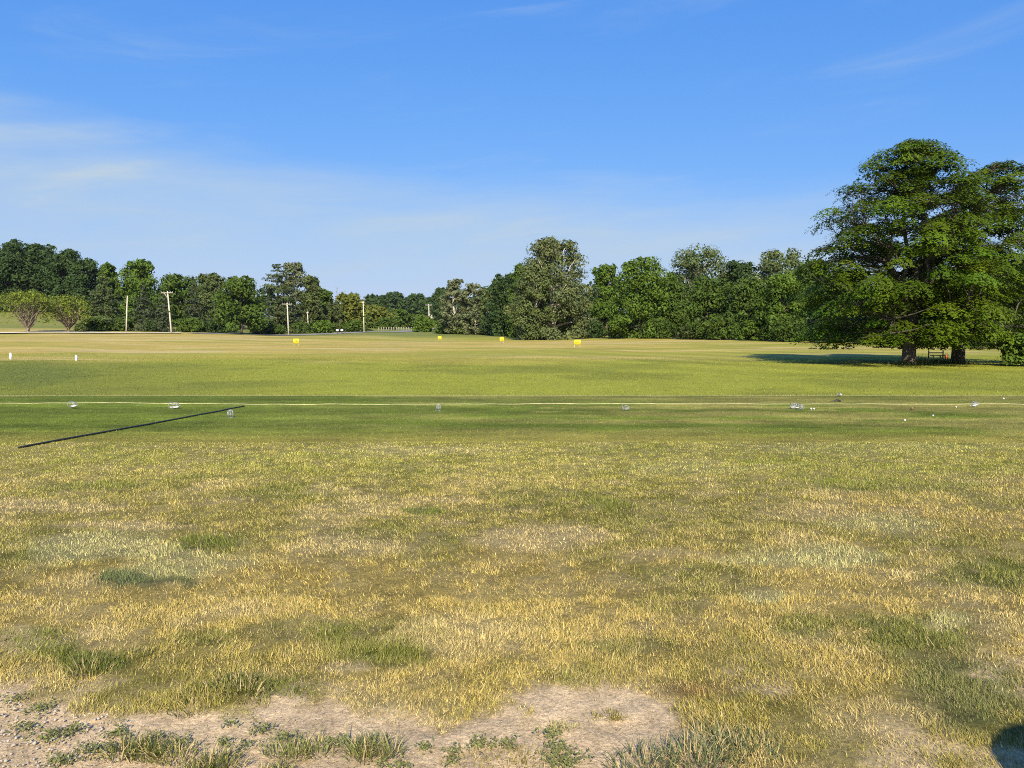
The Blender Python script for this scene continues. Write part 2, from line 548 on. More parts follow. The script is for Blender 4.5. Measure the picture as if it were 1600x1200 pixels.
def turf(x, y, with_soil=True):
    """albedo of the turf at ground points"""
    z = height(x, y)
    px, py = project(x, y, z)
    n_big = fbm(x / 2.2, y / 2.2, 31, 4)
    n_mid = fbm(x / .55, y / .55, 32, 4)
    n_far = fbm(x / 14, y / 14, 33, 4)
    c = np.ones(x.shape + (3,)) * C_OLIVE
    # foreground lawn
    c = mixc(c, C_DRY, sstep(.36, .60, n_big * .6 + n_mid * .4))
    c = mixc(c, C_STRAW, sstep(.56, .74, n_mid) * .6)
    c = mixc(c, C_GREEN, sstep(.52, .68, fbm(x / 1.2 + 40, y / 1.2, 34, 4)) * .55)
    wx = (fbm(x * 1.5, y * 1.5, 35, 5, .7) - .5) * 2.2
    cols = dict(lush=C_LUSH, pale=C_PALE, green=C_GREEN, dry=C_STRAW, rust=C_RUST)
    for (sx, sy, rx, ry, kind, s) in SPOTS:
        d = np.sqrt(((px - sx) / rx) ** 2 + ((py - sy) / ry) ** 2) + wx
        c = mixc(c, cols[kind], np.minimum(1, (1 - sstep(.50, 1.2, d)) * s * 1.25) * (y > 1))
    c = mixc(c, C_ROUGH * 1.05, sstep(7.0, 11.0, y) * (.25 + .45 * n_big))
    # tee
    e0, e1 = tee_edges(x)
    tee = sstep(-.06, .06, y - e0) * (1 - sstep(-.08, .08, y - e1))
    tc = np.ones(x.shape + (3,)) * C_TEE
    tc = mixc(tc, C_TEED, sstep(.38, .62, fbm(x / 2.6, y / .9, 41, 4)) * sstep(-9, 5, x))
    tc = mixc(tc, C_TEED * 1.15, sstep(.60, .74, fbm(x / .8, y / .5, 42, 3)) * sstep(-4, 2, x) * (1 - sstep(.5, 2.2, np.abs(y - 19.2))))
    stripe = np.sin((y - 12.6) / 1.75 * math.pi + (n_mid - .5)) * .17
    tc = tc * (1 + stripe)[..., None]
    tc = mixc(tc, C_OLIVE * .95, (1 - sstep(0.1, 2.6, y - e0)) * .8)
    tc = mixc(tc, C_TEED * .95, sstep(.4, 1.2, y - 20.5) * .5 * sstep(-6, 4, x))
    tc = tc * (1 + (fbm(x / 1.1, y / .35, 43, 4) - .5) * .95)[..., None]
    tc = tc * (1 - .30 * sstep(-.55, -.12, y - e1))[..., None]
    c = mixc(c, tc, tee)
    # pale combed lip on the far side of the tee
    lip = sstep(-.05, .10, y - e1) * (1 - sstep(.35, .8, y - e1))
    # rough and outfield beyond
    out = sstep(-.05, .15, y - e1)
    u = x / np.maximum(y, 1)
    oc = np.ones(x.shape + (3,)) * C_ROUGH
    oc = mixc(oc, C_GREEN * 1.15, sstep(.45, .7, fbm(x / 5, y / 5, 51, 4)) * .45)
    oc = mixc(oc, np.array([.085, .125, .03]), (1 - sstep(.3, 1.2, np.sqrt(((px - 40) / 120) ** 2 + ((py - 585) / 26) ** 2) + wx * .4)) * .75)
    oc = mixc(oc, C_GREEN * 1.25, (1 - sstep(-.55, -.25, u)) * (1 - sstep(40, 52, y)) * .55)
    far_tan = sstep(44, 80, y + (n_far - .5) * 50 + (u + .1) * -18)
    oc = mixc(oc, C_TAN, far_tan * np.clip(1.0 - sstep(.02, .45, u) * .55, 0, 1))
    streak = fbm(x / 16, y / 5, 52, 5)
    oc = mixc(oc, C_STRAW * 1.1, far_tan * sstep(.50, .66, streak) * .75)
    oc = oc * (1 + (fbm(x / 7, y / 3.2, 55, 4) - .5) * .42 * sstep(40, 70, y))[..., None]
    oc = mixc(oc, C_ROUGH * .95, far_tan * sstep(.5, .66, fbm(x / 24, y / 9, 53, 4)) * .75)
    oc = mixc(oc, C_ROUGH * 1.0, sstep(165, 190, y) * .55 * sstep(-.3, -.1, u))
    # sandy scuff and mower passes on the right outfield
    mow = .5 + .5 * np.sin((x * .86 + y * .5) / 3.1 * math.pi)
    oc = oc * (1 + (mow - .5) * .22 * sstep(-.05, .15, u) * sstep(30, 45, y) * (1 - sstep(95, 130, y)))[..., None]
    line = np.exp(-((y - 50.5 - (x + 33) * .10) / .55) ** 2) * (1 - sstep(-31, -20, x))
    oc = mixc(oc, C_STRAW * 1.15, np.clip(line, 0, 1) * .9)
    # slopes behind the trees
    hill = sstep(200, 240, y)
    oc = mixc(oc, np.array([.135, .165, .04]), hill * .8)
    oc = mixc(oc, C_STRAW, sstep(430, 470, y) * (1 - sstep(540, 580, y)) * np.exp(-((u + .125) / .03) ** 2))
    c = mixc(c, oc, out)
    c = mixc(c, C_PALE * 1.05, lip * .75)
    if with_soil:
        b = bareness(x, y, px, py) * (1 - tee) * (1 - out)
        sv = .86 + .28 * fbm(x * 5, y * 5, 61, 4)
        under = mixc(c * .56, C_STRAW * .62, sstep(.35, .65, fbm(x * 6, y * 6, 62, 3)) * .45 * (1 - out))  # turf darkened below the blades, shade of the gaps put into the colour
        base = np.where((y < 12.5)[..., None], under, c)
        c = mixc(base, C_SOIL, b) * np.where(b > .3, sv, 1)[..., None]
    return c


def build_ground():
    us = np.concatenate([-np.geomspace(.85, 4.0, 26)[::-1], np.linspace(-.83, .83, 290), np.geomspace(.85, 4.0, 26)])
    ys = [-220, -120, -60, -30, -15, -8, -4, -2, -.8, 0, .6, 1.1, 1.5, 1.8]
    y = 2.05
    while y < 4200:
        ys.append(y)
        y += max(.03, y * .0155) if y < 330 else y * .05
    ys = np.array(ys)
    U, Y = np.meshgrid(us, ys)
    X = U * np.sqrt(np.maximum(Y, 0) ** 2 + 1.6 ** 2 + np.where(Y < 0, Y * Y + 0, 0))
    X = np.where(Y < 2, U * np.sqrt(1.6 ** 2 + np.maximum(Y, -220) ** 2), X)
    Z = height(X, Y)
    b = bareness(X, Y, *project(X, Y, Z))
    Z = Z - b * .012 + (fbm(X * 7, Y * 7, 71, 4) - .5) * .022 * (1 - sstep(5, 7, Y))
    c = turf(X, Y)
    nr, nc = U.shape
    i = np.arange(nr - 1)[:, None] * nc + np.arange(nc - 1)[None]
    q = np.stack([i, i + 1, i + nc + 1, i + nc], -1).reshape(-1, 4)
    o = mesh_np('ground', np.stack([X, Y, Z], -1).reshape(-1, 3), [q], M_GROUND, None, c.reshape(-1, 3), True)
    tag(o, 'mown grass field with bare soil along its near edge', None, None, 'structure')


build_ground()


# ------------------------------------------------------------------ grass blades
def blades(name, x, y, h, w, lean, az, col, segs, label):
    """x, y roots; h length; w width; lean angle from vertical; az lean heading"""
    n = len(x)
    z = height(x, y) - .004
    face = rng.uniform(0, math.pi, n)
    fx, fy = np.cos(face), np.sin(face)
    lx, ly = np.cos(az), np.sin(az)
    root = np.stack([x, y, z], 1)
    side = np.stack([fx, fy, np.zeros(n)], 1) * (w / 2)[:, None]
    up1 = np.stack([lx * np.sin(lean * .75), ly * np.sin(lean * .75), np.cos(lean * .75)], 1) * h[:, None]
    up2 = np.stack([lx * np.sin(lean), ly * np.sin(lean), np.cos(lean)], 1) * h[:, None]
    if segs == 2:
        mid = root + up1 * .55
        tip = mid + up2 * .45
        V = np.stack([root - side, root + side, mid - side * .8, mid + side * .8, tip], 1).reshape(-1, 3)
        k = np.arange(n)[:, None] * 5
        q = k + np.array([[0, 1, 3, 2]])
        t = k + np.array([[2, 3, 4]])
        mesh = [q, t]
        cv = np.repeat(col, 5, 0)
    else:
        tip = root + up1 * .6 + up2 * .4
        V = np.stack([root - side, root + side, tip], 1).reshape(-1, 3)
        mesh = [np.arange(n)[:, None] * 3 + np.array([[0, 1, 2]])]
        cv = np.repeat(col, 3, 0)
    o = mesh_np(name, V, mesh, M_GRASS, None, cv)
    return tag(o, label, 'grass', None, 'stuff')


def scatter(n, y0, y1, power, umax=.84):
    """roots with a density that falls with distance as y ** -power"""
    e = 2 - power
    t = rng.uniform(0, 1, n)
    y = (y0 ** e + t * (y1 ** e - y0 ** e)) ** (1 / e)
    x = rng.uniform(-umax, umax, n) * (y + .3)
    return x, y


def near_grass(name, n0, y0, y1, segs, label):
    x, y = scatter(n0, y0, y1, 1.2)
    e0, _ = tee_edges(x)
    z = height(x, y)
    px, py = project(x, y, z)
    b = bareness(x, y, px, py)
    keep = (rng.uniform(0, 1, len(x)) > b * 1.02) & (y < e0 + rng.uniform(-.05, .05, len(x)))
    clump = fbm(x * 7, y * 7, 85, 3)
    keep &= rng.uniform(0, 1, len(x)) < (.42 + .7 * fbm(x * 2.2, y * 2.2, 81, 3)) * (.72 + .62 * sstep(.34, .62, clump))
    x, y, b, clump = x[keep], y[keep], b[keep], clump[keep]
    n = len(x)
    c = turf(x, y, False)
    g = c[:, 1] / c[:, 0]                      # green patches stand taller
    lush = sstep(.85, 1.15, g)
    r = rng.uniform(0, 1, n)
    straw = (r < .24 - .24 * lush)
    green = (r > .80)
    c = np.where(straw[:, None], C_STRAW * 1.20, c * 1.58)
    c = np.where(green[:, None], mixc(c, C_GREEN * 1.4, np.full(n, .7)), c)
    c = c * (.46 + rng.gamma(4.5, .60 / 4.5, n))[:, None]
    far = np.clip(y / 3.0, .8, 5)
    h = rng.gamma(5, 1 / 5., n) * (.0145 + .010 * lush + .010 * fbm(x * .9, y * .9, 82, 3)) * (1 - .40 * b) * far ** .10 * (.75 + .5 * sstep(.35, .65, clump)) * (1 - .35 * sstep(7, 12, y))
    w = rng.uniform(.0018, .0040, n) * far ** .8 * 1.15
    lean = np.abs(rng.normal(.80, .38, n)) + straw * .30 - lush * .15
    wind = fbm(x * .8, y * .8, 83, 3)
    az = rng.normal(0, 1.25, n) + 2.2 + (wind - .5) * 5
    blades(name, x, y, h, w, np.clip(lean, 0, 1.45), az, c, segs, label)


def tee_grass():
    x, y = scatter(95000, 12.5, 23.8, 1.6, .80)
    e0, e1 = tee_edges(x)
    k = (y > e0) & (y < e1)
    x, y = x[k], y[k]
    n = len(x)
    c = turf(x, y, False) * 1.15 * rng.uniform(.76, 1.24, n)[:, None]
    h = rng.uniform(.014, .03, n)
    w = rng.uniform(.012, .024, n)
    blades('tee_grass', x, y, h, w, np.abs(rng.normal(.6, .4, n)), rng.uniform(0, 6.28, n), c, 1, 'short mown green grass of the tee strip')


def rough_grass():
    x, y = scatter(115000, 23.6, 62, 1.5, .80)
    _, e1 = tee_edges(x)
    k = y > e1
    x, y = x[k], y[k]
    n = len(x)
    c = turf(x, y, False) * 1.0 * rng.uniform(.8, 1.15, n)[:, None]
    h = rng.uniform(.025, .06, n) * (.6 + .8 * fbm(x / 3, y / 3, 84, 3))
    w = rng.uniform(.016, .032, n) * np.clip(y / 30, .8, 2)
    blades('rough_grass', x, y, h, w, np.abs(rng.normal(.5, .35, n)), rng.uniform(0, 6.28, n), c, 1, 'longer yellow green grass beyond the tee')




def shade_grass():
    """uncut grass round the two locust trunks"""
    X, Y = [], []
    for px, y, rx, n in ((1419, 47.6, .9, 420), (1496, 49.6, .7, 300), (1458, 50.0, 1.6, 900), (1440, 48.6, .8, 350)):
        c = at_depth(px, y)
        X.append(c[0] + rng.normal(0, rx * .5, n))
        Y.append(c[1] + rng.normal(0, .35, n))
    x, y = np.concatenate(X), np.concatenate(Y)
    n = len(x)
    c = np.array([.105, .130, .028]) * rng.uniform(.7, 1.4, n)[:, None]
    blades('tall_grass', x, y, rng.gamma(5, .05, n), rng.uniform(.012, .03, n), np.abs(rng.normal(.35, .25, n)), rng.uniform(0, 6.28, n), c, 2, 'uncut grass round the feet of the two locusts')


shade_grass()
near_grass('lawn_grass', 520000, 2.0, 4.6, 1, 'dry patchy lawn grass in the near foreground')
near_grass('lawn_grass', 650000, 4.5, 12.8, 1, 'dry patchy lawn grass between the foreground and the tee')
tee_grass()
rough_grass()


# ------------------------------------------------------------------ trees
def leaf_quads(P, s, nrm, col, r, asp=.5):
    n = len(P)
    nrm = nrm / (np.linalg.norm(nrm, axis=1, keepdims=True) + 1e-9)
    t = np.cross(nrm, r.normal(0, 1, (n, 3)))
    t /= np.linalg.norm(t, axis=1, keepdims=True) + 1e-9
    b = np.cross(nrm, t)
    s = np.broadcast_to(s, (n,))[:, None]
    V = np.stack([P - t * s, P - b * s * asp, P + t * s * .9, P + b * s * asp], 1).reshape(-1, 3)
    q = np.arange(n)[:, None] * 4 + np.array([[0, 1, 2, 3]])
    return V, q, np.repeat(col, 4, 0)


def sphere_pts(r, n):
    v = r.normal(0, 1, (n, 3))
    return v / np.linalg.norm(v, axis=1, keepdims=True)


def bent(p0, p1, r, amp, k=4, sag=0.0):
    t = np.linspace(0, 1, k)[:, None]
    p = p0 * (1 - t) + p1 * t
    L = np.linalg.norm(p1 - p0)
    off = r.normal(0, amp * L, (k, 3))
    off[0] = off[-1] = 0
    p = p + off
    p[:, 2] += sag * L * np.sin(t[:, 0] * math.pi)
    return p


KINDS = {
    # colour, leaf coverage, cluster scale, outline power, crown base, translucency of the outline
    'mid':    dict(c=(.072, .118, .018), cov=5.4, cl=.20, cb=.0, shape='round'),
    'dark':   dict(c=(.044, .078, .021), cov=5.4, cl=.20, cb=.0, shape='round'),
    'bright': dict(c=(.088, .148, .018), cov=5.4, cl=.18, cb=.0, shape='round'),
    'yellow': dict(c=(.130, .150, .024), cov=5.0, cl=.19, cb=.0, shape='round'),
    'syc':    dict(c=(.100, .134, .042), cov=4.6, cl=.15, cb=.0, shape='round', core=6),
    'thin':   dict(c=(.130, .150, .066), cov=4.2, cl=.13, cb=.03, shape='tall', core=3),
    'great':  dict(c=(.125, .152, .056), cov=5.4, cl=.115, cb=.0, shape='tall', core=7, n=2.4),
    'olive':  dict(c=(.085, .112, .034), cov=5.0, cl=.17, cb=.0, shape='tall'),
}


def broadleaf(t, h, w, kind, seed, leaf, bark, cb=None, limbs=12, cov=None):
    r = np.random.default_rng(seed)
    K = KINDS[kind]
    cb = K['cb'] if cb is None else cb
    R = w / 2
    ncl = int((44 + 30 * min(2.4, h / w)) * K.get('n', 1))
    tt = np.clip((np.arange(ncl) + r.uniform(-2, 2, ncl)) / ncl, 0, .97) ** .92 * .96
    if K['shape'] == 'round':
        prof = np.sqrt(np.clip(1 - (np.maximum(tt - .40, -.28) / .62) ** 2, .02, 1))
    else:
        prof = np.clip(1.02 - (np.maximum(tt - .28, -.25) / .80) ** 2, .12, 1) ** .8
    rr = prof * R * np.sqrt(r.uniform(.20, 1, ncl)) * .84
    an = r.uniform(0, 6.283, ncl)
    z0 = h * cb
    C = np.stack([rr * np.cos(an), rr * np.sin(an), z0 + tt * (h - z0) * .93], 1)
    # a lopsided crown: a few lobes stand proud
    C[:, :2] += r.normal(0, R * .10, (ncl, 2))
    cr = w * K['cl'] * r.uniform(.65, 1.25, ncl) * np.clip(.55 + prof * .5, .5, 1)
    cr = np.minimum(cr, np.maximum(.6, (h - C[:, 2]) * 1.0))
    sil = w * (h - z0) * .74
    n = int((cov or K['cov']) * sil / leaf ** 2)
    wgt = cr ** 2 / (cr ** 2).sum()
    ids = r.choice(ncl, n, p=wgt)
    d = sphere_pts(r, n)
    rad = r.uniform(.25, 1, n) ** .45
    P = C[ids] + d * (rad * cr[ids])[:, None] * np.array([1, 1, .72])
    keep = (P[:, 2] > .15)
    P, d, ids = P[keep], d[keep], ids[keep]
    n = len(P)
    nrm = d * 1.0 + np.array([0, 0, .40]) + r.normal(0, .25, (n, 3))
    ctint = r.uniform(.84, 1.18, ncl)
    warm = r.normal(0, .07, ncl)
    base = np.array(K['c'])
    col = base[None] * (ctint[ids] * r.uniform(.80, 1.2, n))[:, None] * (1 + warm[ids][:, None] * np.array([1, .2, -.6]))
    V, q, cv = leaf_quads(P, leaf * r.uniform(.6, 1.25, n), nrm, np.clip(col, .005, 1), r, .55)
    # denser foliage inside the crown
    nc = int(ncl * K.get('core', 16))
    ic = r.integers(0, ncl, nc)
    Pc = C[ic] * np.array([.9, .9, 1]) + sphere_pts(r, nc) * (cr[ic] * .55)[:, None]
    Pc[:, 2] = np.maximum(Pc[:, 2], .5)
    V2, q2, cv2 = leaf_quads(Pc, leaf * 2.1, r.normal(0, 1, (nc, 3)) + np.array([0, -.4, .5]), base[None] * r.uniform(.7, 1.2, nc)[:, None], r, .6)
    mesh_np('crown', np.concatenate([V, V2]), [np.concatenate([q, q2 + len(V)])], M_LEAF, t, np.concatenate([cv, cv2]))
    mb = MB()
    tr = max(.14, h * .017) * (1.3 if kind in ('syc', 'great') else .8 if kind == 'thin' else 1)
    top = np.array([r.normal(0, R * .06), r.normal(0, R * .06), h * .78])
    stem = bent(np.array([0, 0, -.25]), top, r, .012, 7)
    mb.tube(stem, np.linspace(tr, tr * .22, 7) * np.array([1.35, 1, 1, 1, 1, 1, 1]), 7)
    for j in r.choice(ncl, min(limbs, ncl), replace=False):
        zt = np.clip(C[j, 2] * r.uniform(.45, .8), h * .12, h * .72)
        k = zt / (h * .78)
        p0 = np.array([np.interp(zt, stem[:, 2], stem[:, 0]), np.interp(zt, stem[:, 2], stem[:, 1]), zt])
        mb.tube(bent(p0, C[j] + np.array([0, 0, cr[j] * .4]), r, .05, 5), np.linspace(tr * (.62 - .4 * k), tr * .08, 5), 5)
    mb.build('trunk', bark, t, True)


def conifer(t, h, w, seed, leaf, colr, bark, droop=.12, tiers=26, cb=.04, power=.8):
    r = np.random.default_rng(seed)
    R = w / 2
    P, D, ids = [], [], []
    mb = MB()
    mb.tube(np.array([[0, 0, -.2], [0, 0, h * .5], [0, 0, h]]), [h * .017, h * .011, .02], 6)
    nb = 0
    tot = int(6.5 * w * h * .6 / leaf ** 2)
    per = max(10, tot // (tiers * 8))
    for i in range(tiers):
        f = (i + r.uniform(-.4, .4)) / (tiers - 1)
        z = h * (cb + (1 - cb) * np.clip(f, 0, .985))
        L0 = R * np.clip(1 - f, .03, 1) ** power * r.uniform(.75, 1.15)
        k = 8 if f < .7 else 5
        a0 = r.uniform(0, 6.28)
        for j in range(k):
            a = a0 + j * 6.283 / k + r.normal(0, .25)
            L = L0 * r.uniform(.55, 1.12)
            e = np.array([math.cos(a) * L, math.sin(a) * L, -droop * L + r.normal(0, .06 * L)])
            base = np.array([0, 0, z])
            if L > 1 and j % 2 == 0:
                mb.tube(np.array([base, base + e * .6]), [.07, .025], 4, False)
            m = max(4, int(per * (L / R * 1.5 + .12)))
            s = r.uniform(.12, 1, m) ** .7
            lat = r.normal(0, 1, (m, 3)) * np.array([.17, .17, .085]) * (L * (1.05 - s * .6))[:, None]
            p = base + e * s[:, None] + lat
            p[:, 2] -= (s ** 2) * droop * L * .5
            P.append(p)
            D.append(np.broadcast_to(np.array([math.cos(a) * .6, math.sin(a) * .6, .6]), p.shape))
            ids.append(np.full(m, nb))
            nb += 1
    P, D, ids = np.concatenate(P), np.concatenate(D), np.concatenate(ids)
    k = P[:, 2] > .1
    P, D, ids = P[k], D[k], ids[k]
    n = len(P)
    tint = r.uniform(.75, 1.25, nb)
    col = np.array(colr)[None] * (tint[ids] * r.uniform(.7, 1.3, n))[:, None]
    V, q, cv = leaf_quads(P, leaf * r.uniform(.6, 1.25, n), D + r.normal(0, .4, (n, 3)), col, r, .42)
    mesh_np('crown', V, [q], M_LEAF, t, cv)
    mb.build('trunk', bark, t, True)


def locust(t, h, RX, seed, leaf, sprays, skew=(0, 0), right=1.0):
    """spreading tree of flat feathery layers on rising limbs"""
    r = np.random.default_rng(seed)
    tr = .37
    limb, twig = MB(), MB()
    fork = np.array([.15, 0, h * .30])
    stem = np.array([[0, 0, -.3], [0.02, 0, .35], [.05, .02, h * .12], [.1, 0, h * .2], fork])
    mb = MB()
    mb.tube(stem, [tr * 1.5, tr * 1.1, tr, tr * .92, tr * .8], 12)
    leaders = []
    for i in range(9):
        a = i * 6.283 / 9 + r.normal(0, .25)
        if i < 3:
            e = np.array([math.cos(a) * RX * .25, math.sin(a) * RX * .25, h * r.uniform(.84, .93)])
        else:
            zf = r.uniform(.42, .80)
            q = RX * r.uniform(.42, .58) * np.interp(zf, [.4, .6, .75, .9], [1, .85, .62, .4])
            e = np.array([math.cos(a) * q, math.sin(a) * q, h * zf])
        z0 = fork * r.uniform(.75, 1.05)
        p = bent(z0, e, r, .045, 7, .06)
        limb.tube(p, np.linspace(tr * .52, .035, 7), 7)
        leaders.append(p)
    for i in range(6):                              # low drooping limbs
        a = i * 6.283 / 6 + r.normal(0, .3)
        z0 = np.array([0, 0, h * (.14 + .20 * i / 6)])
        e = np.array([math.cos(a) * RX * .75, math.sin(a) * RX * .75, h * r.uniform(.10, .24)])
        p = bent(z0, e, r, .04, 7, .12)
        limb.tube(p, np.linspace(tr * .24, .02, 7), 6)
        leaders.append(p)
    nodes = np.concatenate(leaders)
    # spray centres: shell of a broad dome plus inner layers
    zt = np.clip((np.arange(sprays) + r.uniform(-6, 6, sprays)) / sprays, 0, 1)
    prof = np.interp(zt, [0, .05, .22, .43, .62, .77, .886, .945, 1], [.82, .96, .97, .90, .79, .63, .47, .36, .12])
    an = (np.arange(sprays) * 2.39996 + r.normal(0, .35, sprays)) % 6.28318
    lump = 1 + .05 * np.sin(an * 3 + seed) + .04 * np.sin(an * 5 + zt * 9)
    rad = prof * RX * lump * np.where(r.uniform(0, 1, sprays) < .66, r.uniform(.66, .97, sprays), r.uniform(.15, .70, sprays))
    C = np.stack([np.cos(an) * rad + skew[0] * zt, np.sin(an) * rad + skew[1] * zt, h * (.125 + zt * .845)], 1)
    C[:, 0] = np.where(C[:, 0] > skew[0] * zt, skew[0] * zt + (C[:, 0] - skew[0] * zt) * right, C[:, 0])
    low = zt < .12
    C[low, 2] -= r.uniform(0, .04, low.sum()) * h
    sr = r.uniform(.62, 1.30, sprays) * np.clip(1.25 - zt * .5, .6, 1.2)
    sn = r.normal(0, .22, (sprays, 3)) + np.array([0, 0, 1.0])
    sn[:, :2] += C[:, :2] / RX * .45
    for j in range(sprays):
        d = np.linalg.norm((nodes - C[j]) * np.array([1, 1, 1.4]), axis=1) + (nodes[:, 2] > C[j, 2] + .1) * 4 + (np.hypot(nodes[:, 0], nodes[:, 1]) > np.hypot(C[j, 0], C[j, 1])) * 3
        p0 = nodes[np.argmin(d)]
        p = bent(p0, C[j], r, .05, 4, .05)
        twig.tube(p, np.linspace(.05, .012, 4), 4, False)
        for _ in range(3):
            a = r.uniform(0, 6.28)
            q = C[j] + np.array([math.cos(a) * sr[j] * .8, math.sin(a) * sr[j] * .8, r.uniform(-.15, .1)])
            twig.tube(np.array([p[2], q]), [.018, .007], 3, False)
    n = int(9.2 * 2 * RX * h * .72 / leaf ** 2)
    ids = r.choice(sprays, n, p=sr ** 2 / (sr ** 2).sum())
    a = r.uniform(0, 6.283, n)
    q = np.sqrt(r.uniform(0, 1, n))
    dome = (1 - q ** 2)
    star = 1 + .28 * np.sin(a * 5 + ids * 1.7)
    off = np.stack([np.cos(a) * q * star, np.sin(a) * q * star, dome * .32 - .12 + r.normal(0, .065, n) - q * q * .22], 1) * sr[ids][:, None]
    out = np.arctan2(C[:, 1], C[:, 0])[ids]                     # fronds reach outwards
    lo = off[:, 0] * 1.15
    la = off[:, 1] * .86
    off = np.stack([lo * np.cos(out) - la * np.sin(out), lo * np.sin(out) + la * np.cos(out), off[:, 2] - np.maximum(lo, 0) * .12], 1)
    P = C[ids] + off
    P[:, 2] = np.maximum(P[:, 2], 1.0)
    nrm = sn[ids] + r.normal(0, .17, (n, 3)) + np.stack([np.cos(a + out), np.sin(a + out), a * 0], 1) * (q * .65)[:, None]
    tint = r.uniform(.70, 1.25, sprays)
    warm = r.normal(0, .06, sprays)
    col = np.array([.072, .118, .005])[None] * (tint[ids] * r.uniform(.84, 1.16, n))[:, None] * (1 + warm[ids][:, None] * np.array([1.3, 0, 0]))
    V, qd, cv = leaf_quads(P, leaf * r.uniform(.6, 1.3, n), nrm, col, r, .42)
    mesh_np('crown', V, [qd], M_LEAF, t, cv)
    trunk = mb.build('trunk', M_BARK, t, True)
    limb.build('limbs', M_BARK, trunk, True)
    twig.build('branches', M_BARK, trunk, True)


def willow(t, h, w, seed, leaf):
    """many bare stems fanning up from one base into a flat bright top"""
    r = np.random.default_rng(seed)
    R = w / 2
    mb = MB()
    C = []
    mb.tube(np.array([[0, 0, -.2], [0, 0, .5], [.05, 0, h * .14]]), [.55, .42, .40], 8)
    for i in range(64):
        a = r.uniform(0, 6.283)
        q = math.sqrt(r.uniform(.02, 1))
        q2 = .80 + .2 * math.sin(a * 3 + seed)
        e = np.array([math.cos(a) * R * q * q2, math.sin(a) * R * q * q2, h * (.93 - .28 * q * q) + r.normal(0, h * .03)])
        b = np.array([math.cos(a) * .25, math.sin(a) * .25, h * .10])
        p = bent(b, e, r, .035, 6, .04 * q)
        mb.tube(p, np.linspace(.11 if i % 3 else .2, .02, 6), 4, False)
        C.append(e)
    C = np.array(C)
    n = int(5.0 * w * h * .5 / leaf ** 2)
    ids = r.integers(0, len(C), n)
    d = sphere_pts(r, n)
    P = C[ids] + d * (r.uniform(.3, 1, n) ** .5)[:, None] * np.array([R * .24, R * .24, h * .085])
    fr = r.uniform(0, 1, n) < (.34 if R > 6.6 else .62)                    # side foliage hanging down the outer stems
    P[fr] = P[fr] * np.array([1.04, 1.04, 1]) - np.array([0, 0, 1]) * (r.uniform(0, .42, fr.sum()) * h)[:, None]
    rad = np.hypot(P[:, 0], P[:, 1])
    k = (P[:, 2] > h * .52) | (rad > R * (.62 if R > 6.6 else .30))
    k &= P[:, 2] > h * .16
    P, d, ids = P[k], d[k], ids[k]
    n = len(P)
    col = np.array([.150, .195, .024])[None] * (r.uniform(.8, 1.2, len(C))[ids] * r.uniform(.7, 1.3, n))[:, None]
    V, q, cv = leaf_quads(P, leaf * r.uniform(.6, 1.2, n), d + np.array([0, 0, .5]) + r.normal(0, .4, (n, 3)), col, r, .4)
    mesh_np('crown', V, [q], M_LEAF, t, cv)
    mb.build('trunk', M_STEM, t, True)


def snag(t, h, seed):
    r = np.random.default_rng(seed)
    mb = MB()
    mb.tube(bent(np.array([0, 0, -.2]), np.array([.3, 0, h]), r, .01, 6), np.linspace(.35, .05, 6), 6)
    for i in range(14):
        z = h * r.uniform(.35, .97)
        a = r.uniform(0, 6.28)
        L = (h - z) * .35 + 1.0
        mb.tube(bent(np.array([.3 * z / h, 0, z]), np.array([math.cos(a) * L, math.sin(a) * L, z + L * .7]), r, .06, 4), np.linspace(.11, .02, 4), 4)
    mb.build('trunk', M_BARK_GREY, t, True)


def tree_at(px, ptop, wpx, y, kind, label, seed, name='tree', cb=None, leafk=1.0, group=None, cov=None):
    p = at_depth(px, y)
    ztop = CAMZ + ray(px, ptop)[2] * y
    h = max(1.2, ztop - p[2]) * (1.06 if kind in KINDS and name != 'shrub' else 1)
    w = wpx / FPX * y
    t = empty(name, p, label, 'shrub' if name == 'shrub' else 'tree', group, 0.0)
    leaf = max(.12, y * .00165) * leafk
    if kind == 'pine':
        conifer(t, h, w, seed, leaf, (.070, .094, .034), M_BARK_DARK, .02, 20, .01, .5)
    elif kind == 'spruce':
        conifer(t, h, w, seed, leaf, (.060, .080, .038), M_BARK_DARK, .22, 22, .01, .7)
    elif kind == 'willow':
        willow(t, h, w, seed, leaf)
    elif kind == 'snag':
        snag(t, h, seed)
    else:
        broadleaf(t, h, w, kind, seed, leaf, M_BARK_PALE if kind in ('syc', 'thin', 'great') else M_BARK, cb, 26 if kind in ('syc', 'thin', 'great') else 12, cov)
    return t


HW = 'dark trees of the wood on the left hill'
RL = 'trees of the wood edge on the right'
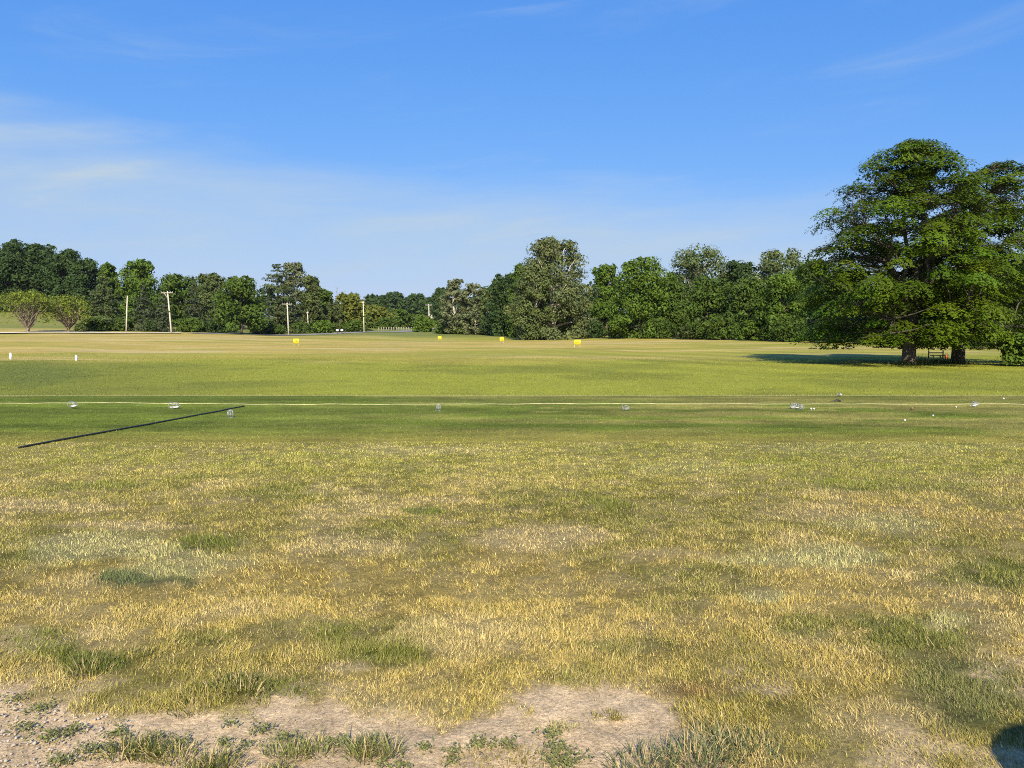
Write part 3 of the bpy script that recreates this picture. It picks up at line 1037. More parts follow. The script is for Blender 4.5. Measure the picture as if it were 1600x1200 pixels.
# px centre, py top, width px, distance, kind, label
TREES = [
    # wood on the rise at the left
    (-70, 392, 90, 330, 'dark', 'dark tree just outside the left edge beside the hill wood', HW),
    (-20, 384, 80, 325, 'dark', 'dark tree cut by the left edge at the hill wood', HW),
    (26, 375, 78, 318, 'dark', 'highest dark tree of the hill wood, above the left willow', HW),
    (66, 379, 70, 322, 'dark', 'broad dark tree of the hill wood, second from its summit rightwards', HW),
    (104, 389, 66, 318, 'dark', 'dark tree on the falling shoulder of the hill wood', HW),
    (136, 402, 56, 312, 'dark', 'lower dark tree at the right end of the hill wood', HW),
    (172, 408, 34, 300, 'bright', 'narrow green treetop rising between the hill wood and the lobed tree', None),
    (219, 402, 62, 290, 'bright', 'fresh green lobed treetop rising behind the leaning utility pole', None),
    (284, 427, 78, 272, 'mid', 'rounded green tree behind the tall pole with the braced crossarm', None),
    (332, 425, 64, 268, 'olive', 'grey green flat topped tree right of the tall braced pole', None),
    # nearer row along the road at the left
    (44, 453, 92, 196, 'willow', 'vase shaped willow with bare fanning stems, left of the pair', None),
    (107, 459, 74, 204, 'willow', 'smaller leafier vase shaped willow, right of the pair', None),
    (163, 428, 74, 222, 'pine', 'broad olive pine right of the willows', None),
    (226, 441, 66, 226, 'spruce', 'drooping spruce right behind the leaning utility pole', None),
    (256, 452, 50, 222, 'spruce', 'small dark spruce just left of the tall braced pole', None),
    (304, 432, 60, 236, 'spruce', 'dense dark spruce right of the tall braced pole', None),
    (346, 446, 50, 240, 'spruce', 'dark spruce left of the round maple with pale trunk', None),
    (377, 433, 74, 226, 'mid', 'round maple with a pale trunk showing at the field edge', None),
    (436, 412, 92, 262, 'pine', 'tall broad pine behind the left T shaped pole', None),
    (462, 405, 62, 285, 'thin', 'thin crowned sycamore top standing above the tall pine', None),
    (488, 428, 40, 275, 'olive', 'olive tree with ragged top right of the tall pine', None),
    (505, 452, 40, 300, 'mid', 'low green tree right of the ragged olive tree', None),
    (527, 447, 14, 420, 'snag', 'bare dead trunk standing taller than the trees round it', None),
    (539, 452, 12, 430, 'snag', 'shorter bare dead trunk beside the taller one', None),
    (548, 458, 62, 300, 'yellow', 'yellow green tree left of the middle roadside pole', None),
    (520, 474, 44, 290, 'olive', 'low olive tree above the pair of white mailboxes', None),
    (588, 478, 54, 340, 'yellow', 'yellow green tree right of the middle roadside pole', None),
    (588, 461, 44, 480, 'dark', 'far dark tree left of the distant blue green wood', None),
    (618, 457, 46, 640, 'dark', 'distant blue green tree, tallest of the far middle wood', None),
    (648, 460, 44, 660, 'dark', 'distant tree right of the tallest far middle tree', None),
    (672, 466, 34, 680, 'dark', 'low distant tree behind the white house', None),
    (690, 450, 34, 470, 'dark', 'dark rounded tree above the white house', None),
    (622, 484, 46, 390, 'mid', 'tree with low crown behind the row of guard posts', None),
    (650, 492, 34, 400, 'mid', 'small tree behind the right end of the guard posts', None),
    (566, 490, 34, 330, 'mid', 'small green tree behind the middle roadside pole', None),
    # pale sycamores left of centre
    (712, 432, 56, 262, 'thin', 'pale sparse sycamore with white trunk, leftmost of the pale trees', None),
    (743, 440, 50, 256, 'thin', 'second pale sparse sycamore, right of the white trunk', None),
    (765, 446, 34, 250, 'syc', 'short pale sycamore against the dark tree', None),
    (790, 424, 58, 232, 'dark', 'dark green tree left of the great sycamore', None),
    (818, 408, 58, 214, 'mid', 'green tree at the left shoulder of the great sycamore', None),
    (866, 366, 140, 190, 'great', 'great sycamore with pale limbs, tallest tree of the middle', None),
    (836, 418, 84, 186, 'syc', 'lower sycamore leaning out left in front of the great one', None),
    # wood edge on the right
    (948, 409, 52, 214, 'bright', 'green treetop between the great sycamore and the domed tree', RL),
    (1000, 401, 98, 172, 'bright', 'bright domed tree right of the great sycamore', RL),
    (1046, 424, 52, 182, 'mid', 'green tree between the domed tree and the grey green top', RL),
    (1090, 383, 128, 190, 'syc', 'grey green rounded treetop, highest of the right wood edge', RL),
    (1104, 430, 86, 160, 'mid', 'dense green tree in front of the highest grey green top', RL),
    (1152, 404, 74, 182, 'dark', 'dark treetop between the two grey green tops', RL),
    (1213, 385, 96, 176, 'syc', 'grey green treetop nearest the big locust', RL),
    (1168, 432, 70, 152, 'mid', 'green tree below the dark treetop of the right wood edge', RL),
    (1222, 424, 84, 138, 'bright', 'fresh green tree beside the left flank of the big locust', RL),
    (1262, 402, 70, 146, 'mid', 'green tree half hidden by the left flank of the big locust', RL),
    (1320, 420, 90, 132, 'dark', 'dark tree behind the lower left of the big locust', RL),
    (1392, 430, 96, 126, 'dark', 'dark tree directly behind the trunk of the big locust', RL),
    (1470, 430, 96, 122, 'dark', 'dark tree behind the gap between the two locust trunks', RL),
    (1545, 400, 104, 112, 'dark', 'dark tree behind the second locust trunk', RL),
    (1625, 372, 120, 96, 'dark', 'black green tree filling the right edge behind the locusts', RL),
    (1740, 360, 140, 100, 'dark', 'dark tree outside the right edge of the view', RL),
]
for i, (px, pt, w, y, kind, label, grp) in enumerate(TREES):
    nm = {'pine': 'pine_tree', 'spruce': 'spruce_tree', 'willow': 'willow_tree', 'syc': 'sycamore_tree', 'thin': 'sycamore_tree', 'great': 'sycamore_tree', 'snag': 'dead_tree'}.get(kind, 'broadleaf_tree')
    tree_at(px, pt, w, y, kind, label, 1000 + i * 7, nm, group=grp, cb=.10 if 'pale trunk' in label else None)

SHRUBS = [
    (126, 508, 18, 204, 'olive', 'small round bush at the foot of the right willow'),
    (148, 496, 40, 216, 'mid', 'low shrub under the olive pine'),
    (192, 496, 36, 222, 'mid', 'low shrub at the foot of the leaning pole'),
    (242, 500, 34, 224, 'dark', 'dark low shrub between the leaning pole and the tall pole'),
    (296, 496, 42, 226, 'mid', 'low green shrub right of the tall braced pole'),
    (336, 500, 40, 230, 'dark', 'dark shrub left of the maple trunk'),
    (410, 502, 34, 240, 'dark', 'dark shrub right of the maple trunk'),
    (432, 508, 26, 243, 'mid', 'small shrub left of the T shaped pole at the field edge'),
    (470, 504, 36, 262, 'mid', 'shrub just right of the T shaped pole'),
    (505, 500, 36, 262, 'bright', 'rounded green bush left of the mailboxes'),
    (556, 500, 40, 284, 'mid', 'bush left of the middle roadside pole'),
    (604, 496, 36, 330, 'mid', 'bush behind the left end of the guard posts'),
    (662, 494, 36, 300, 'bright', 'round bush in front of the right end of the guard posts'),
    (698, 496, 46, 272, 'mid', 'bush at the foot of the right T shaped pole'),
    (735, 492, 56, 262, 'mid', 'wide bush below the pale sycamores'),
    (775, 494, 48, 246, 'dark', 'dark bush at the left of the great sycamore'),
    (925, 500, 44, 192, 'dark', 'dark bush right of the great sycamore trunk'),
    (968, 502, 40, 180, 'mid', 'bush below the left side of the domed tree'),
    (1030, 496, 52, 168, 'mid', 'bush below the right side of the domed tree'),
    (1080, 502, 46, 160, 'olive', 'olive bush in the middle of the right wood edge'),
    (1130, 494, 56, 152, 'mid', 'bush left of the fresh green shrub at the wood edge'),
    (1180, 498, 52, 142, 'bright', 'fresh green shrub at the foot of the right wood edge'),
    (1235, 492, 64, 132, 'mid', 'bush under the left limbs of the big locust'),
    (1300, 496, 70, 124, 'dark', 'dark bush seen under the locust left of its trunk'),
    (1372, 498, 70, 118, 'mid', 'bush behind the trunk of the big locust'),
    (1448, 498, 80, 114, 'dark', 'dark bush behind the bench'),
    (1530, 496, 80, 106, 'dark', 'dark bush right of the second locust trunk'),
    (1598, 520, 72, 46, 'bright', 'leafy light green shrub at the right edge'),
]
for i, (px, pt, w, y, kind, label) in enumerate(SHRUBS):
    tree_at(px, pt, w, y, kind, label, 5000 + i * 11, 'shrub', cb=0.0, leafk=.8, group='shrubs along the field edge')



def woodland():
    """the closed wood behind the individually built trees"""
    r = np.random.default_rng(77)
    line = [(-140, 345, 410), (60, 340, 410), (160, 320, 440), (250, 300, 452), (340, 290, 455), (430, 300, 455), (500, 320, 475), (560, 430, 478), (620, 720, 474), (690, 560, 474),
            (740, 300, 462), (800, 260, 455), (860, 235, 440), (930, 225, 440), (1000, 205, 440), (1100, 205, 432), (1200, 195, 432), (1300, 165, 440), (1420, 150, 440), (1540, 140, 430), (1700, 125, 410), (1800, 120, 400)]
    la = np.array(line, float)
    V, Q, CC, k = [], [], [], 0
    for px in np.arange(-140, 1800, 9.0):
        y = np.interp(px, la[:, 0], la[:, 1]) + r.uniform(-6, 10)
        top = np.interp(px, la[:, 0], la[:, 2]) + r.normal(0, 7)
        p = at_depth(px, y)
        hh = CAMZ + ray(px, top)[2] * y - p[2]
        ww = 26 / FPX * y
        lf = y * .0034
        for _ in range(4):
            zc = r.uniform(.08, .86) * hh
            n = 75
            d = sphere_pts(r, n)
            P = p + np.array([r.normal(0, ww * .25), r.uniform(0, 6), zc]) + d * (r.uniform(.4, 1, n) ** .4)[:, None] * np.array([ww * .55, ww * .55, hh * .16])
            P[:, 2] = np.maximum(P[:, 2], p[2] + .2)
            c = np.array([.048, .082, .020]) * r.uniform(.8, 1.25) * r.uniform(.7, 1.3, n)[:, None]
            v, q, cv = leaf_quads(P, lf * r.uniform(.6, 1.2, n), d + np.array([0, 0, .4]) + r.normal(0, .35, (n, 3)), c, r, .55)
            V.append(v); Q.append(q + k); CC.append(cv)
            k += len(v)
    tag(mesh_np('woodland', np.concatenate(V), [np.concatenate(Q)], M_LEAF, None, np.concatenate(CC)), 'closed green wood behind the trees of the field edge', 'woodland', None, 'stuff')


woodland()

p = at_depth(1419, 48.0)
t = empty('locust_tree', p, 'big spreading honey locust with thick trunk, largest tree on the right', 'tree')
locust(t, CAMZ + ray(1430, 212)[2] * 48 - p[2], 7.0, 21, .100, 390, (-.2, 0), .62)
p = at_depth(1496, 50.0)
t = empty('locust_tree', p, 'second honey locust right of the big one, with slimmer trunk and thinner top', 'tree')
locust(t, CAMZ + ray(1545, 245)[2] * 50 - p[2], 5.0, 58, .100, 240, (2.1, 0))


# ------------------------------------------------------------------ road, poles, posts
def strip(name, pts, width, mat, label, lift=.06):
    pts = np.array(pts, float)
    d = np.concatenate([[0], np.cumsum(np.hypot(*np.diff(pts, axis=0).T))])
    s = np.arange(0, d[-1], 3.0)
    x, y = np.interp(s, d, pts[:, 0]), np.interp(s, d, pts[:, 1])
    tx, ty = np.gradient(x), np.gradient(y)
    L = np.hypot(tx, ty)
    nx, ny = -ty / L, tx / L
    off = np.linspace(-.5, .5, 7) * width
    X = x[:, None] + nx[:, None] * off
    Y = y[:, None] + ny[:, None] * off
    Z = height(X, Y) + lift
    k = len(off)
    i = np.arange(len(s) - 1)[:, None] * k + np.arange(k - 1)[None]
    q = np.stack([i, i + 1, i + k + 1, i + k], -1).reshape(-1, 4)
    o = mesh_np(name, np.stack([X, Y, Z], -1).reshape(-1, 3), [q], mat)
    return tag(o, label, None, None, 'structure')


def xy(px, y):
    return tuple(at_depth(px, y)[:2])


strip('path', [xy(-300, 180), xy(0, 191), xy(120, 195), xy(205, 200), xy(300, 208)], 7.0, M_GRAV, 'pale gravel path below the willows', .28)
strip('road', [xy(300, 208), xy(400, 224), xy(470, 240), xy(560, 262), xy(615, 290), xy(655, 330), xy(690, 400)], 7.0, M_ASPH, 'grey asphalt road bending away behind the field', .12)
strip('road_edge', [xy(455, 231), xy(520, 244), xy(575, 260)], .9, M_WHITE2, 'pale worn edge line along the road', .16)


def utility_pole(px, y, ptop, label, arm=3.2, lean=(0, 0), band=False, brace=False, thin=1.0):
    p = at_depth(px, y)
    h = CAMZ + ray(px, ptop)[2] * y - p[2]
    t = empty('utility_pole', p, label, 'pole', 'utility poles along the road')
    top = np.array([lean[0], lean[1], h])
    mb = MB()
    mb.tube(np.array([[0, 0, -.3], top * .5, top]), np.array([.27, .24, .19]) * .78 * thin * y / 215, 8)
    mb.build('pole', M_POLE, t, True)
    if arm:
        a = MB()
        a.box(top + np.array([0, -.22, -.45]), (arm, .14, .17))
        arm_o = a.build('crossarm', M_POLE, t)
        for s in (-.46, -.28, .28, .46):
            b = MB()
            b.tube(np.array([[arm * s, -.22, h - .34], [arm * s, -.22, h - .05]]) + np.array([lean[0], lean[1], 0]), [.06, .045], 6)
            b.build('insulator', M_INSUL, arm_o)
        if brace:
            b = MB()
            b.tube(np.array([[-arm * .28, -.24, h - .5], [0, -.24, h - 1.6]]) + np.array([lean[0], 0, 0]), .07, 5)
            b.build('brace', M_POLE, t)
    if band:
        f = .52
        b = MB()
        b.tube(np.array([top * f - np.array([0, 0, .2]), top * f + np.array([0, 0, .2])]), .25 * thin * y / 215, 8)
        b.build('band', M_BAND, t)
    return t


utility_pole(197, 204, 462, 'leaning pale utility pole without crossarm, leftmost of the poles', 0, (.7, 0), False, False, .9)
utility_pole(268, 206, 455, 'tall pale utility pole with dark band and braced crossarm', 3.1, (-.7, 0), True, True, 1.1)
utility_pole(451, 238, 473, 'straight pale pole with T crossarm, above the left yellow sign', 3.0, (-.25, 0))
utility_pole(482, 268, 487, 'short slim pole standing back among the trees', 1.0, (-.2, 0), False, False, .7)
utility_pole(569, 258, 471, 'pale utility pole with dark band right of the mailboxes', .9, (-.2, 0), True, False, .85)
utility_pole(671, 305, 475, 'T shaped utility pole rising out of the bushes near the middle', 2.7, (-.2, 0), False, False, .75)

for i, px in enumerate((527.5, 534.5)):
    p = at_depth(px, 246)
    t = empty('mailbox', p, ('left' if i == 0 else 'right') + ' one of the two white mailboxes beside the road', 'mailbox', 'mailboxes by the road')
    b = MB()
    b.tube(np.array([[0, 0, -.1], [0, 0, .9]]), .09, 6)
    b.build('post', M_WOODDK, t)
    b = MB()
    th = np.linspace(0, math.pi, 7)
    prof = [(-.38, 0), (-.38, .35)] + [(-.38 * math.cos(a), .35 + .34 * math.sin(a)) for a in th[1:-1]] + [(.38, .35), (.38, 0)]
    k = len(prof)
    v = [(x, -.5, .9 + z) for x, z in prof] + [(x, .5, .9 + z) for x, z in prof]
    b.add(v, [(j, (j + 1) % k, (j + 1) % k + k, j + k) for j in range(k)],
          [(0, j + 1, j) for j in range(1, k - 1)] + [(k, k + j, k + j + 1) for j in range(1, k - 1)])
    b.build('box', M_WHITE, t)

for i in range(16):
    px = 592 + i * 3.9
    p = at_depth(px, 300 + i * 2.2)
    t = empty('guard_post', p, 'short pale guard post in the row along the far road bend', 'post', 'guard posts along the road bend')
    b = MB()
    b.tube(np.array([[0, 0, -.3], [0, 0, 1.35]]), .19, 6)
    b.build('post', M_BARK_GREY, t)
    b = MB()
    b.box((0, 0, 1.39), (.44, .44, .10))
    b.build('cap', M_POLE, t)

# white house on the far slope
p = at_depth(678, 540)
t = empty('house', (p[0], p[1], p[2] - .2), 'distant white house seen through the trees right of the far pole', 'house')
b = MB(); b.box((0, 0, 1.7), (7, 6, 3.4)); wall = b.build('wall', M_WHITE, t)
b = MB()
b.add([(-3.8, -3.4, 3.4), (3.8, -3.4, 3.4), (3.8, 3.4, 3.4), (-3.8, 3.4, 3.4), (-3.8, 0, 5.0), (3.8, 0, 5.0)],
      [(0, 1, 5, 4), (2, 3, 4, 5), (0, 3, 2, 1)], [(0, 4, 3), (1, 2, 5)])
b.build('roof', M_ROOF, t)
for xx in (-2.2, 0, 2.2):
    b = MB(); b.box((xx, -3.02, 1.9), (1.1, .06, 1.3)); b.build('window', M_GLASS, t)


# ------------------------------------------------------------------ driving range things
def sign(px, y, wpx, hpx, label, mark):
    p = at_depth(px, y)
    t = empty('distance_sign', p, label, 'sign', 'yellow distance signs on the field')
    w, h = wpx / FPX * y, hpx / FPX * y
    leg = .38 * h + .12
    b = MB(); b.box((0, 0, leg + h / 2), (w, .05, h)); bd = b.build('board', M_YEL, t)
    for s in (-1, 1):
        b = MB(); b.tube(np.array([[s * w * .42, .06, -.1], [s * w * .42, .06, leg + h * .7]]), .03, 6); b.build('leg', M_WHITE2, t)
    for (cx, rx, rz) in mark:
        b = MB()
        a = np.linspace(0, 2 * math.pi, 17)
        b.tube(np.stack([cx * w + np.cos(a) * rx * w, np.full(17, -.033), leg + h * .52 + np.sin(a) * rz * h], 1), .035 * w + .01, 4, False)
        b.build('print', M_YELDK, bd)


sign(463, 95, 9.0, 7.4, 'yellow square distance sign left of the middle, under the T pole', [(-.07, .14, .17), (.12, .11, .16)])
sign(902, 91, 10.0, 7.4, 'widest yellow distance sign, in front of the great sycamore', [(-.17, .09, .15), (.0, .09, .15), (.17, .09, .15)])
sign(784, 137, 6.4, 6.0, 'small yellow distance sign left of the great sycamore shadow', [(-.1, .1, .15), (.13, .1, .15)])
sign(687, 178, 5.6, 4.8, 'smallest yellow distance sign, farthest off near the middle', [(-.1, .1, .15), (.13, .1, .15)])

for px, py, hh, lab in ((17, 561.5, .40, 'taller white marker post at the left edge of the field'), (119.5, 563.5, .30, 'shorter white marker post right of the taller one')):
    p = on_ground(px, py)
    t = empty('marker_post', p, lab, 'post', 'white marker posts')
    b = MB(); b.box((0, 0, hh / 2 - .03), (.115, .115, hh + .06)); b.build('post', M_WHITE, t)
    b = MB(); b.box((0, 0, hh + .02), (.125, .125, .04), 0, .4); b.build('cap', M_WHITE, t)

# rope across the tee
pts = [on_ground(px, py) for px, py in ((-900, 634), (-300, 631), (0, 631), (160, 630), (300, 631.5), (420, 632.5), (680, 632.3), (940, 631.5), (1200, 632), (1420, 632.3), (1600, 632.5), (2100, 632), (2600, 632))]
pts = np.array(pts)
xs = np.linspace(pts[0, 0], pts[-1, 0], 260)
yy = np.interp(xs, pts[:, 0], pts[:, 1]) + (fbm(xs / 1.5, xs * 0, 101, 3) - .5) * .12
zz = height(xs, yy) + .014 + (fbm(xs / .7, xs * 0, 102, 2) - .5) * .022
b = MB(); b.tube(np.stack([xs, yy, zz], 1), .0078, 6)
tag(b.build('rope', M_ROPE, None, True), 'long pale yellow rope lying across the tee from edge to edge', 'rope')

a0, a1 = on_ground(28, 701), on_ground(381, 635.5)
s = np.linspace(0, 1, 40)[:, None]
hp = a0 * (1 - s) + a1 * s
hp[:, 0] += (fbm(s[:, 0] * 9, s[:, 0] * 0, 104, 3) - .5) * .10
hp[:, 2] = height(hp[:, 0], hp[:, 1]) + .018
b = MB(); b.tube(hp, .016, 7)
tag(b.build('hose', M_HOSE, None, True), 'straight black hose lying slantwise on the tee at the left', 'hose')


def ring(r, z, k=20):
    a = np.linspace(0, 2 * math.pi, k + 1)
    return np.stack([np.cos(a) * r, np.sin(a) * r, np.full(k + 1, z)], 1)


def basket(px, py, label, rot=(0, 0, 0), s=1.0, solid=None, lift=0.0):
    p = on_ground(px, py)
    t = empty('wire_basket', (p[0], p[1], p[2] + lift), label, 'basket', 'ball baskets on the tee')
    t.rotation_euler = rot
    R0, R1, Ht = .080 * s, .046 * s, .175 * s
    b = MB(); b.tube(ring(R0, 0), .0035, 5, False); b.build('rim', M_WIRE, t, True)
    b = MB()
    b.tube(ring(R1, Ht), .0035, 5, False)
    for i in range(4):
        a = i * math.pi / 4
        b.tube(np.array([[math.cos(a) * R1, math.sin(a) * R1, Ht], [-math.cos(a) * R1, -math.sin(a) * R1, Ht]]), .003, 4)
    b.build('base', M_WIRE, t, True)
    b = MB()
    for f in (.45,):
        b.tube(ring(R0 + (R1 - R0) * f, Ht * f), .003, 4, False)
    for i in range(9):
        a = i * 2 * math.pi / 9
        b.tube(np.array([[math.cos(a) * R0, math.sin(a) * R0, 0], [math.cos(a) * R1, math.sin(a) * R1, Ht]]), .0036, 4)
    b.build('cage', M_WIRE, t, True)
    a = np.linspace(0, math.pi, 12)
    b = MB(); b.tube(np.stack([np.cos(a) * R0, np.sin(a) * R0 * .5, -.0 * a + .004 + 0 * a], 1) + np.array([0, R0 * .3, 0]), .004, 5); b.build('handle', M_WIRE, t, True)
    if solid:
        b = MB()
        b.box((0, -R1 * .75, Ht * .5), (R1 * 1.7, .028 * s, Ht * 1.05))
        b.build('bottom_tray', M_WHITE, t, True)
    return t


HP = math.pi / 2
basket(112, 638, 'white bottomed wire basket toppled by the rope, leftmost on the tee', (HP * .92, 0, .9), 1.15, True, .09)
basket(267, 639, 'white bottomed wire basket toppled on the rope left of the black hose', (HP * .95, 0, 1.35), 1.2, True, .085)
basket(360, 653, 'upside down wire basket standing below the tip of the black hose', (0, 0, .2), 1.0)
basket(685, 642, 'wire basket standing alone just below the middle of the rope', (0, 0, .7), .85)
basket(973, 641.5, 'wire basket lying on its side right of the middle of the tee', (HP, 0, 1.2), .9, None, .075)
basket(1236, 639, 'left one of two wire baskets lying together on the right of the tee', (HP, 0, 1.5), 1.0, True, .08)
basket(1247, 640.5, 'right one of two wire baskets lying together on the right of the tee', (HP, 0, .3), 1.0, None, .08)
basket(1520, 636.5, 'wire basket toppled on the rope near the right edge', (HP * .9, 0, 2.0), .9, True, .075)


def ball(px, py, label, r=.0215, mat=None, name='golf_ball'):
    p = on_ground(px, py)
    k, m = 10, 7
    b = MB()
    zz = np.linspace(-1, 1, m)
    b.tube(np.stack([zz * 0, zz * 0, np.sin(zz * HP) * r], 1) + p + np.array([0, 0, r * .9]), np.cos(zz * HP * .97) * r, k)
    tag(b.build(name, mat or M_WHITE, None, True), label, 'ball', 'golf balls on the tee')


ball(1267.5, 640, 'left white golf ball of two beside the paired baskets', .024)
ball(1272, 640, 'right white golf ball of two beside the paired baskets', .024)
ball(1414, 658, 'white golf ball alone below the brown ball on the right', .0215)
ball(1458, 650.5, 'small white golf ball near the right lower side of the tee', .02)
ball(1568, 624, 'white golf ball above the rope at the far right', .025)
ball(1494, 637, 'white golf ball just left of the rightmost basket', .02)
ball(1425, 640, 'brown and white ball below the rope on the right', .036, M_DIRTBALL, 'brown_ball')
p = on_ground(1305, 628)
b = MB()
b.tube(np.array([[-.16, 0, .015], [-.02, .01, .03], [.06, 0, .05], [.12, 0, .03], [.17, 0, .012]]) + p, [.006, .012, .035, .025, .008], 7)
tag(b.build('stick', M_HOSE, None, True), 'small dark stick lying above the rope on the right', 'stick')
basket(1310, 619.5, 'tiny pale basket toppled at the far lip of the tee', (HP * .8, 0, .4), .62, True, .05)

# bench under the locusts
p = at_depth(1464, 56.5)
t = empty('bench', p, 'low dark wooden bench in the shade between the two locusts', 'bench')
W = 1.02
for z, yy, hh in ((.46, .18, .07), (.27, .0, .05), (.27, -.15, .05)):
    b = MB(); b.box((0, yy, z), (W, .10 if z < .4 else .05, hh)); b.build('backrest_slat' if z > .4 else 'seat_slat', M_WOODDK, t)
for s in (-1, 1):
    b = MB(); b.box((s * (W / 2 + .02), .18, .31), (.06, .07, .66)); b.build('post', M_WOODDK, t)
    b = MB(); b.tube(np.array([[s * W * .38, -.18, -.03], [s * W * .2, .1, .25]]), .028, 5); b.build('leg', M_BARK_GREY, t)
    b = MB(); b.tube(np.array([[s * W * .12, -.18, -.03], [s * W * .30, .1, .25]]), .028, 5); b.build('leg', M_BARK_GREY, t)
p = at_depth(1478.5, 56.2)
t = empty('bucket', p, 'small orange bucket at the right end of the bench', 'bucket')
b = MB(); b.tube(np.array([[0, 0, -.02], [0, 0, .16], [0, 0, .34]]), [.10, .115, .135], 12); b.build('body', M_ORANGE, t, True)
a = np.linspace(0, math.pi, 10)
b = MB(); b.tube(np.stack([np.cos(a) * .135, 0 * a, .34 + np.sin(a) * .12], 1), .008, 5); b.build('handle', M_WIRE, t, True)


# ------------------------------------------------------------------ tufts, weeds and stones on the soil
def tuft(px, py, rad, h, n, label, col=C_GREEN, seed=0):
    p = on_ground(px, py)
    r = np.random.default_rng(seed)
    a = r.uniform(0, 6.283, n)
    q = np.sqrt(r.uniform(0, 1, n)) * rad
    k5 = 6
    ca, cq = r.uniform(0, 6.283, k5), np.sqrt(r.uniform(0, 1, k5)) * rad * .9
    own = r.integers(0, k5, n)
    root = np.stack([np.cos(a) * q * .55 + (np.cos(ca) * cq * 1.25)[own], np.sin(a) * q * .45 + (np.sin(ca) * cq * .75)[own], np.zeros(n) - .004], 1)
    root[:, 2] += height(root[:, 0] + p[0], root[:, 1] + p[1]) - p[2]
    lean = np.clip(.45 + q / rad * .65 + r.normal(0, .32, n), .05, 1.45)
    az = a + r.normal(0, .8, n)
    L = h * r.gamma(4, .25, n) * (.55 + .7 * r.uniform(0, 1, k5))[own]
    w = r.uniform(.0025, .0048, n)
    up1 = np.stack([np.cos(az) * np.sin(lean * .6), np.sin(az) * np.sin(lean * .6), np.cos(lean * .6)], 1) * L[:, None]
    up2 = np.stack([np.cos(az) * np.sin(lean * 1.2), np.sin(az) * np.sin(lean * 1.2), np.cos(lean * 1.2)], 1) * L[:, None]
    f = r.uniform(0, math.pi, n)
    sd = np.stack([np.cos(f), np.sin(f), 0 * f], 1) * (w / 2)[:, None]
    mid = root + up1 * .5
    tip = mid + up2 * .5
    V = np.stack([root - sd, root + sd, mid - sd * .9, mid + sd * .9, tip], 1).reshape(-1, 3)
    k = np.arange(n)[:, None] * 5
    c = np.asarray(col)[None] * r.uniform(.8, 1.7, n)[:, None]
    pale = r.uniform(0, 1, n) < .34
    c[pale] = C_STRAW * 1.1
    o = mesh_np('grass_tuft', V, [k + np.array([[0, 1, 3, 2]]), k + np.array([[2, 3, 4]])], M_GRASS, None, np.repeat(c, 5, 0))
    o.location = p
    tag(o, label, 'grass tuft', 'grass tufts on the bare soil')


C_WEED = np.array([.135, .148, .042])
tuft(580, 1172, 0.094, 0.049, 504, 'spiky grass tuft alone on the soil left of centre at the bottom', C_WEED, 1)
tuft(470, 1168, 0.110, 0.034, 504, 'pale low grass tuft on the soil left of the lone spiky tuft', C_WEED * 1.2, 2)
tuft(205, 1178, 0.110, 0.040, 576, 'green grass tuft at the bottom left beside the gravel', C_GREEN, 3)
tuft(300, 1196, 0.143, 0.046, 720, 'wide green tuft cut by the bottom edge at the left', C_GREEN * 1.1, 4)
tuft(430, 1206, 0.077, 0.034, 312, 'small tuft at the bottom edge below the pale low tuft', C_WEED, 5)
tuft(1085, 1178, 0.242, 0.054, 1800, 'large dense grass clump at the bottom right of the soil', C_LUSH * 1.4, 6)
tuft(955, 1118, 0.050, 0.023, 192, 'small tuft at the right end of the soil patch', C_OLIVE, 7)
tuft(885, 1136, 0.050, 0.020, 180, 'straw coloured tuft left of the small one at the right end of the soil', C_PALE, 8)
tuft(340, 1088, 0.220, 0.043, 1320, 'dark grass clump on the upper rim of the soil at the left', C_GREEN * .9, 9)
tuft(160, 1040, 0.154, 0.046, 720, 'green clump near the left edge above the soil', C_GREEN, 10)
tuft(790, 1192, 0.176, 0.018, 600, 'flat olive mat of weeds at the bottom edge in the middle', C_OLIVE * .8, 11)


def weeds():
    spots = [(150, 1172, 34, 12), (80, 1150, 34, 12), (115, 1140, 20, 8), (410, 1140, 22, 9), (245, 1150, 22, 8), (280, 1160, 25, 8), (350, 1160, 16, 7), (385, 1164, 16, 7),
             (450, 1152, 26, 9), (525, 1160, 25, 9), (665, 1168, 14, 9), (708, 1175, 16, 9), (750, 1162, 24, 11), (790, 1164, 24, 10), (705, 1190, 14, 8), (870, 1170, 26, 12),
             (880, 1190, 40, 14), (60, 1108, 30, 11), (25, 1092, 26, 9), (185, 1145, 24, 10), (95, 1188, 30, 10), (40, 1135, 24, 8), (360, 1133, 14, 6), (595, 1192, 14, 8), (625, 1198, 20, 8), (860, 1146, 24, 8)]
    X, Y = [], []
    for (sx, sy, rx, ry) in spots:
        n = int(rx * ry * .62)
        a = rng.uniform(0, 6.283, n)
        q = rng.uniform(0, 1, n) ** .75 * (1 + .35 * np.sin(a * 3 + sx) + .2 * np.sin(a * 7 + sy))
        c = on_ground(sx, sy)
        e = on_ground(sx + rx, sy)
        f = on_ground(sx, sy - ry)
        X.append(c[0] + np.cos(a) * q * (e[0] - c[0]))
        Y.append(c[1] + np.sin(a) * q * (f[1] - c[1]))
    x, y = np.concatenate(X), np.concatenate(Y)
    n = len(x)
    z = height(x, y) + rng.uniform(-.006, .018, n)
    nrm = np.array([0, -.2, .8]) + rng.normal(0, .45, (n, 3))
    col = np.array([.165, .172, .056])[None] * rng.uniform(.6, 1.6, n)[:, None]
    V, q, cv = leaf_quads(np.stack([x, y, z], 1), .0065 * rng.uniform(.6, 1.5, n), nrm, col, rng, .5)
    tag(mesh_np('weeds', V, [q], M_GRASS, None, cv), 'low leafy weeds scattered on the bare soil', 'weeds', None, 'stuff')


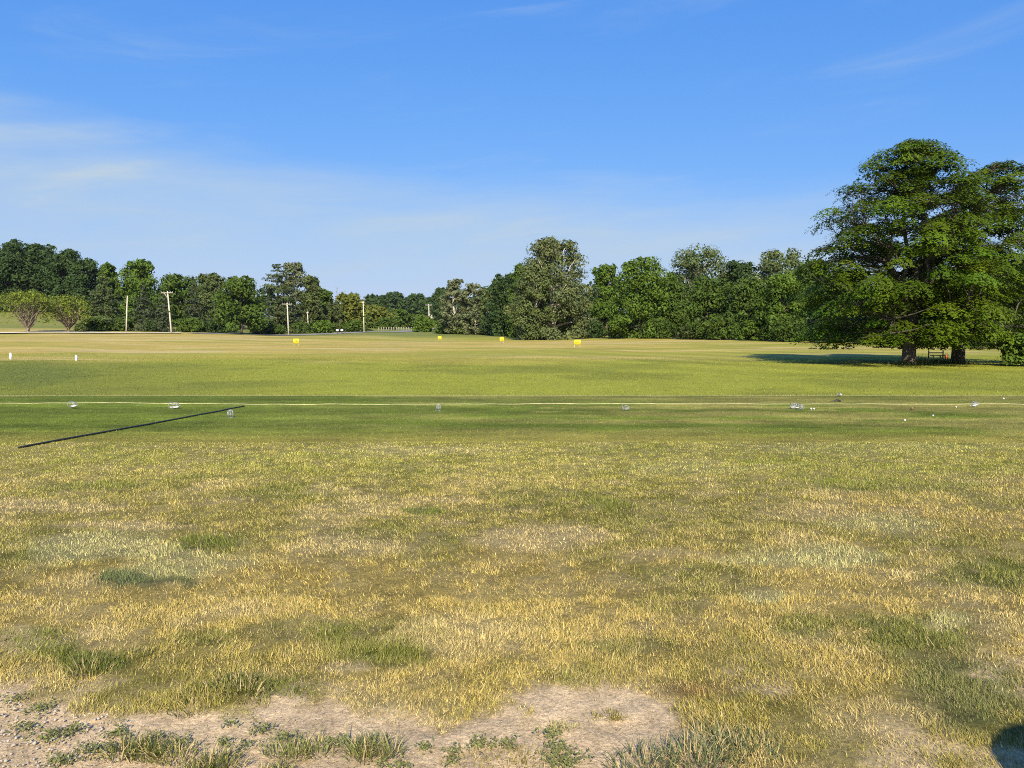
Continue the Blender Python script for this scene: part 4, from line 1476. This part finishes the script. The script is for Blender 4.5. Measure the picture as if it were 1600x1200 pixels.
def gravel():
    X, Y, S = [], [], []
    for (n, x0, x1, y0, y1, s0, s1) in ((420, -60, 190, 1070, 1215, .003, .009), (2600, -60, 1080, 1080, 1215, .0012, .0032), (22, 0, 150, 1070, 1200, .008, .014)):
        for i in range(n):
            px, py = rng.uniform(x0, x1), rng.uniform(y0, y1)
            d = ray(px, py)
            y = (CAMZ - 0.0) / -d[2]
            X.append(d[0] * y); Y.append(y); S.append(rng.uniform(s0, s1))
    X, Y, S = np.array(X), np.array(Y), np.array(S)
    n = len(X)
    base = np.array([(1, 0, 0), (0, 1, 0), (-1, 0, 0), (0, -1, 0), (0, 0, 1), (0, 0, -1)], float)
    dirs = base[None] * (1 + rng.normal(0, .22, (n, 6, 1))) + rng.normal(0, .15, (n, 6, 3))
    V = dirs * S[:, None, None] * np.array([1, 1, .65]) + np.stack([X, Y, height(X, Y) - .008 + S * .25], 1)[:, None]
    f = np.array([(0, 1, 4), (1, 2, 4), (2, 3, 4), (3, 0, 4), (1, 0, 5), (2, 1, 5), (3, 2, 5), (0, 3, 5)])
    T = (np.arange(n)[:, None, None] * 6 + f[None]).reshape(-1, 3)
    tag(mesh_np('gravel', V.reshape(-1, 3), [T], M_STONE), 'pale gravel and grit strewn over the soil at the bottom left', 'gravel', None, 'stuff')




def litter():
    """dead stems lying flat on the soil"""
    n = 9000
    px, py = rng.uniform(-80, 1300, n), rng.uniform(1050, 1225, n)
    a, b = (px - 800) / FPX, (600 - py) / FPX
    yy = CAMZ / (SP - b * CP) * (CP + b * SP)
    x = a * CAMZ / (SP - b * CP)
    k = rng.uniform(0, 1, n) < fbm(x * 5, yy * 5, 66, 3) ** 2 * 1.9
    x, yy = x[k], yy[k]
    n = len(x)
    c = C_STRAW * rng.uniform(.55, 1.25, n)[:, None]
    blades('dead_stems', x, yy, rng.uniform(.012, .04, n), rng.uniform(.0012, .0026, n), rng.uniform(1.25, 1.5, n), rng.uniform(0, 6.28, n), c, 1, 'dead straw stems lying on the bare soil')


weeds()
gravel()
litter()


def haze():
    me = MB()
    me.box((0, 1900, 20.5), (5200, 4600, 57))
    m = bpy.data.materials.new('thin_haze')
    m.use_nodes = True
    nt = m.node_tree
    nt.nodes.remove(nt.nodes['Principled BSDF'])
    v = nt.nodes.new('ShaderNodeVolumePrincipled')
    v.inputs['Color'].default_value = (.80, .88, 1.0, 1)
    v.inputs['Density'].default_value = HAZE
    nt.links.new(v.outputs[0], nt.nodes['Material Output'].inputs['Volume'])
    tag(me.build('haze', m), 'thin pale summer haze over the far trees', 'haze', None, 'stuff')


HAZE = .00003
haze()

# added drum, out of view, only there to cast the lower right corner shadow
t = empty('shadow_barrel', (2.25, .675, H(2.25, .675)), 'added green drum out of view, put in to shade the bottom right corner', 'shadow_barrel')
b = MB(); b.tube(np.array([[0, 0, -.02], [0, 0, .02], [0, 0, .5], [0, 0, 1.2], [0, 0, 1.24]]), [.34, .36, .37, .36, .34], 24); b.build('body', M_SHADOW_BARREL, t, True)
b = MB(); b.tube(np.array([[0, 0, 1.24], [0, 0, 1.30], [0, 0, 1.36]]), [.38, .38, .22], 24); b.build('lid', M_SHADOW_BARREL, t, True)
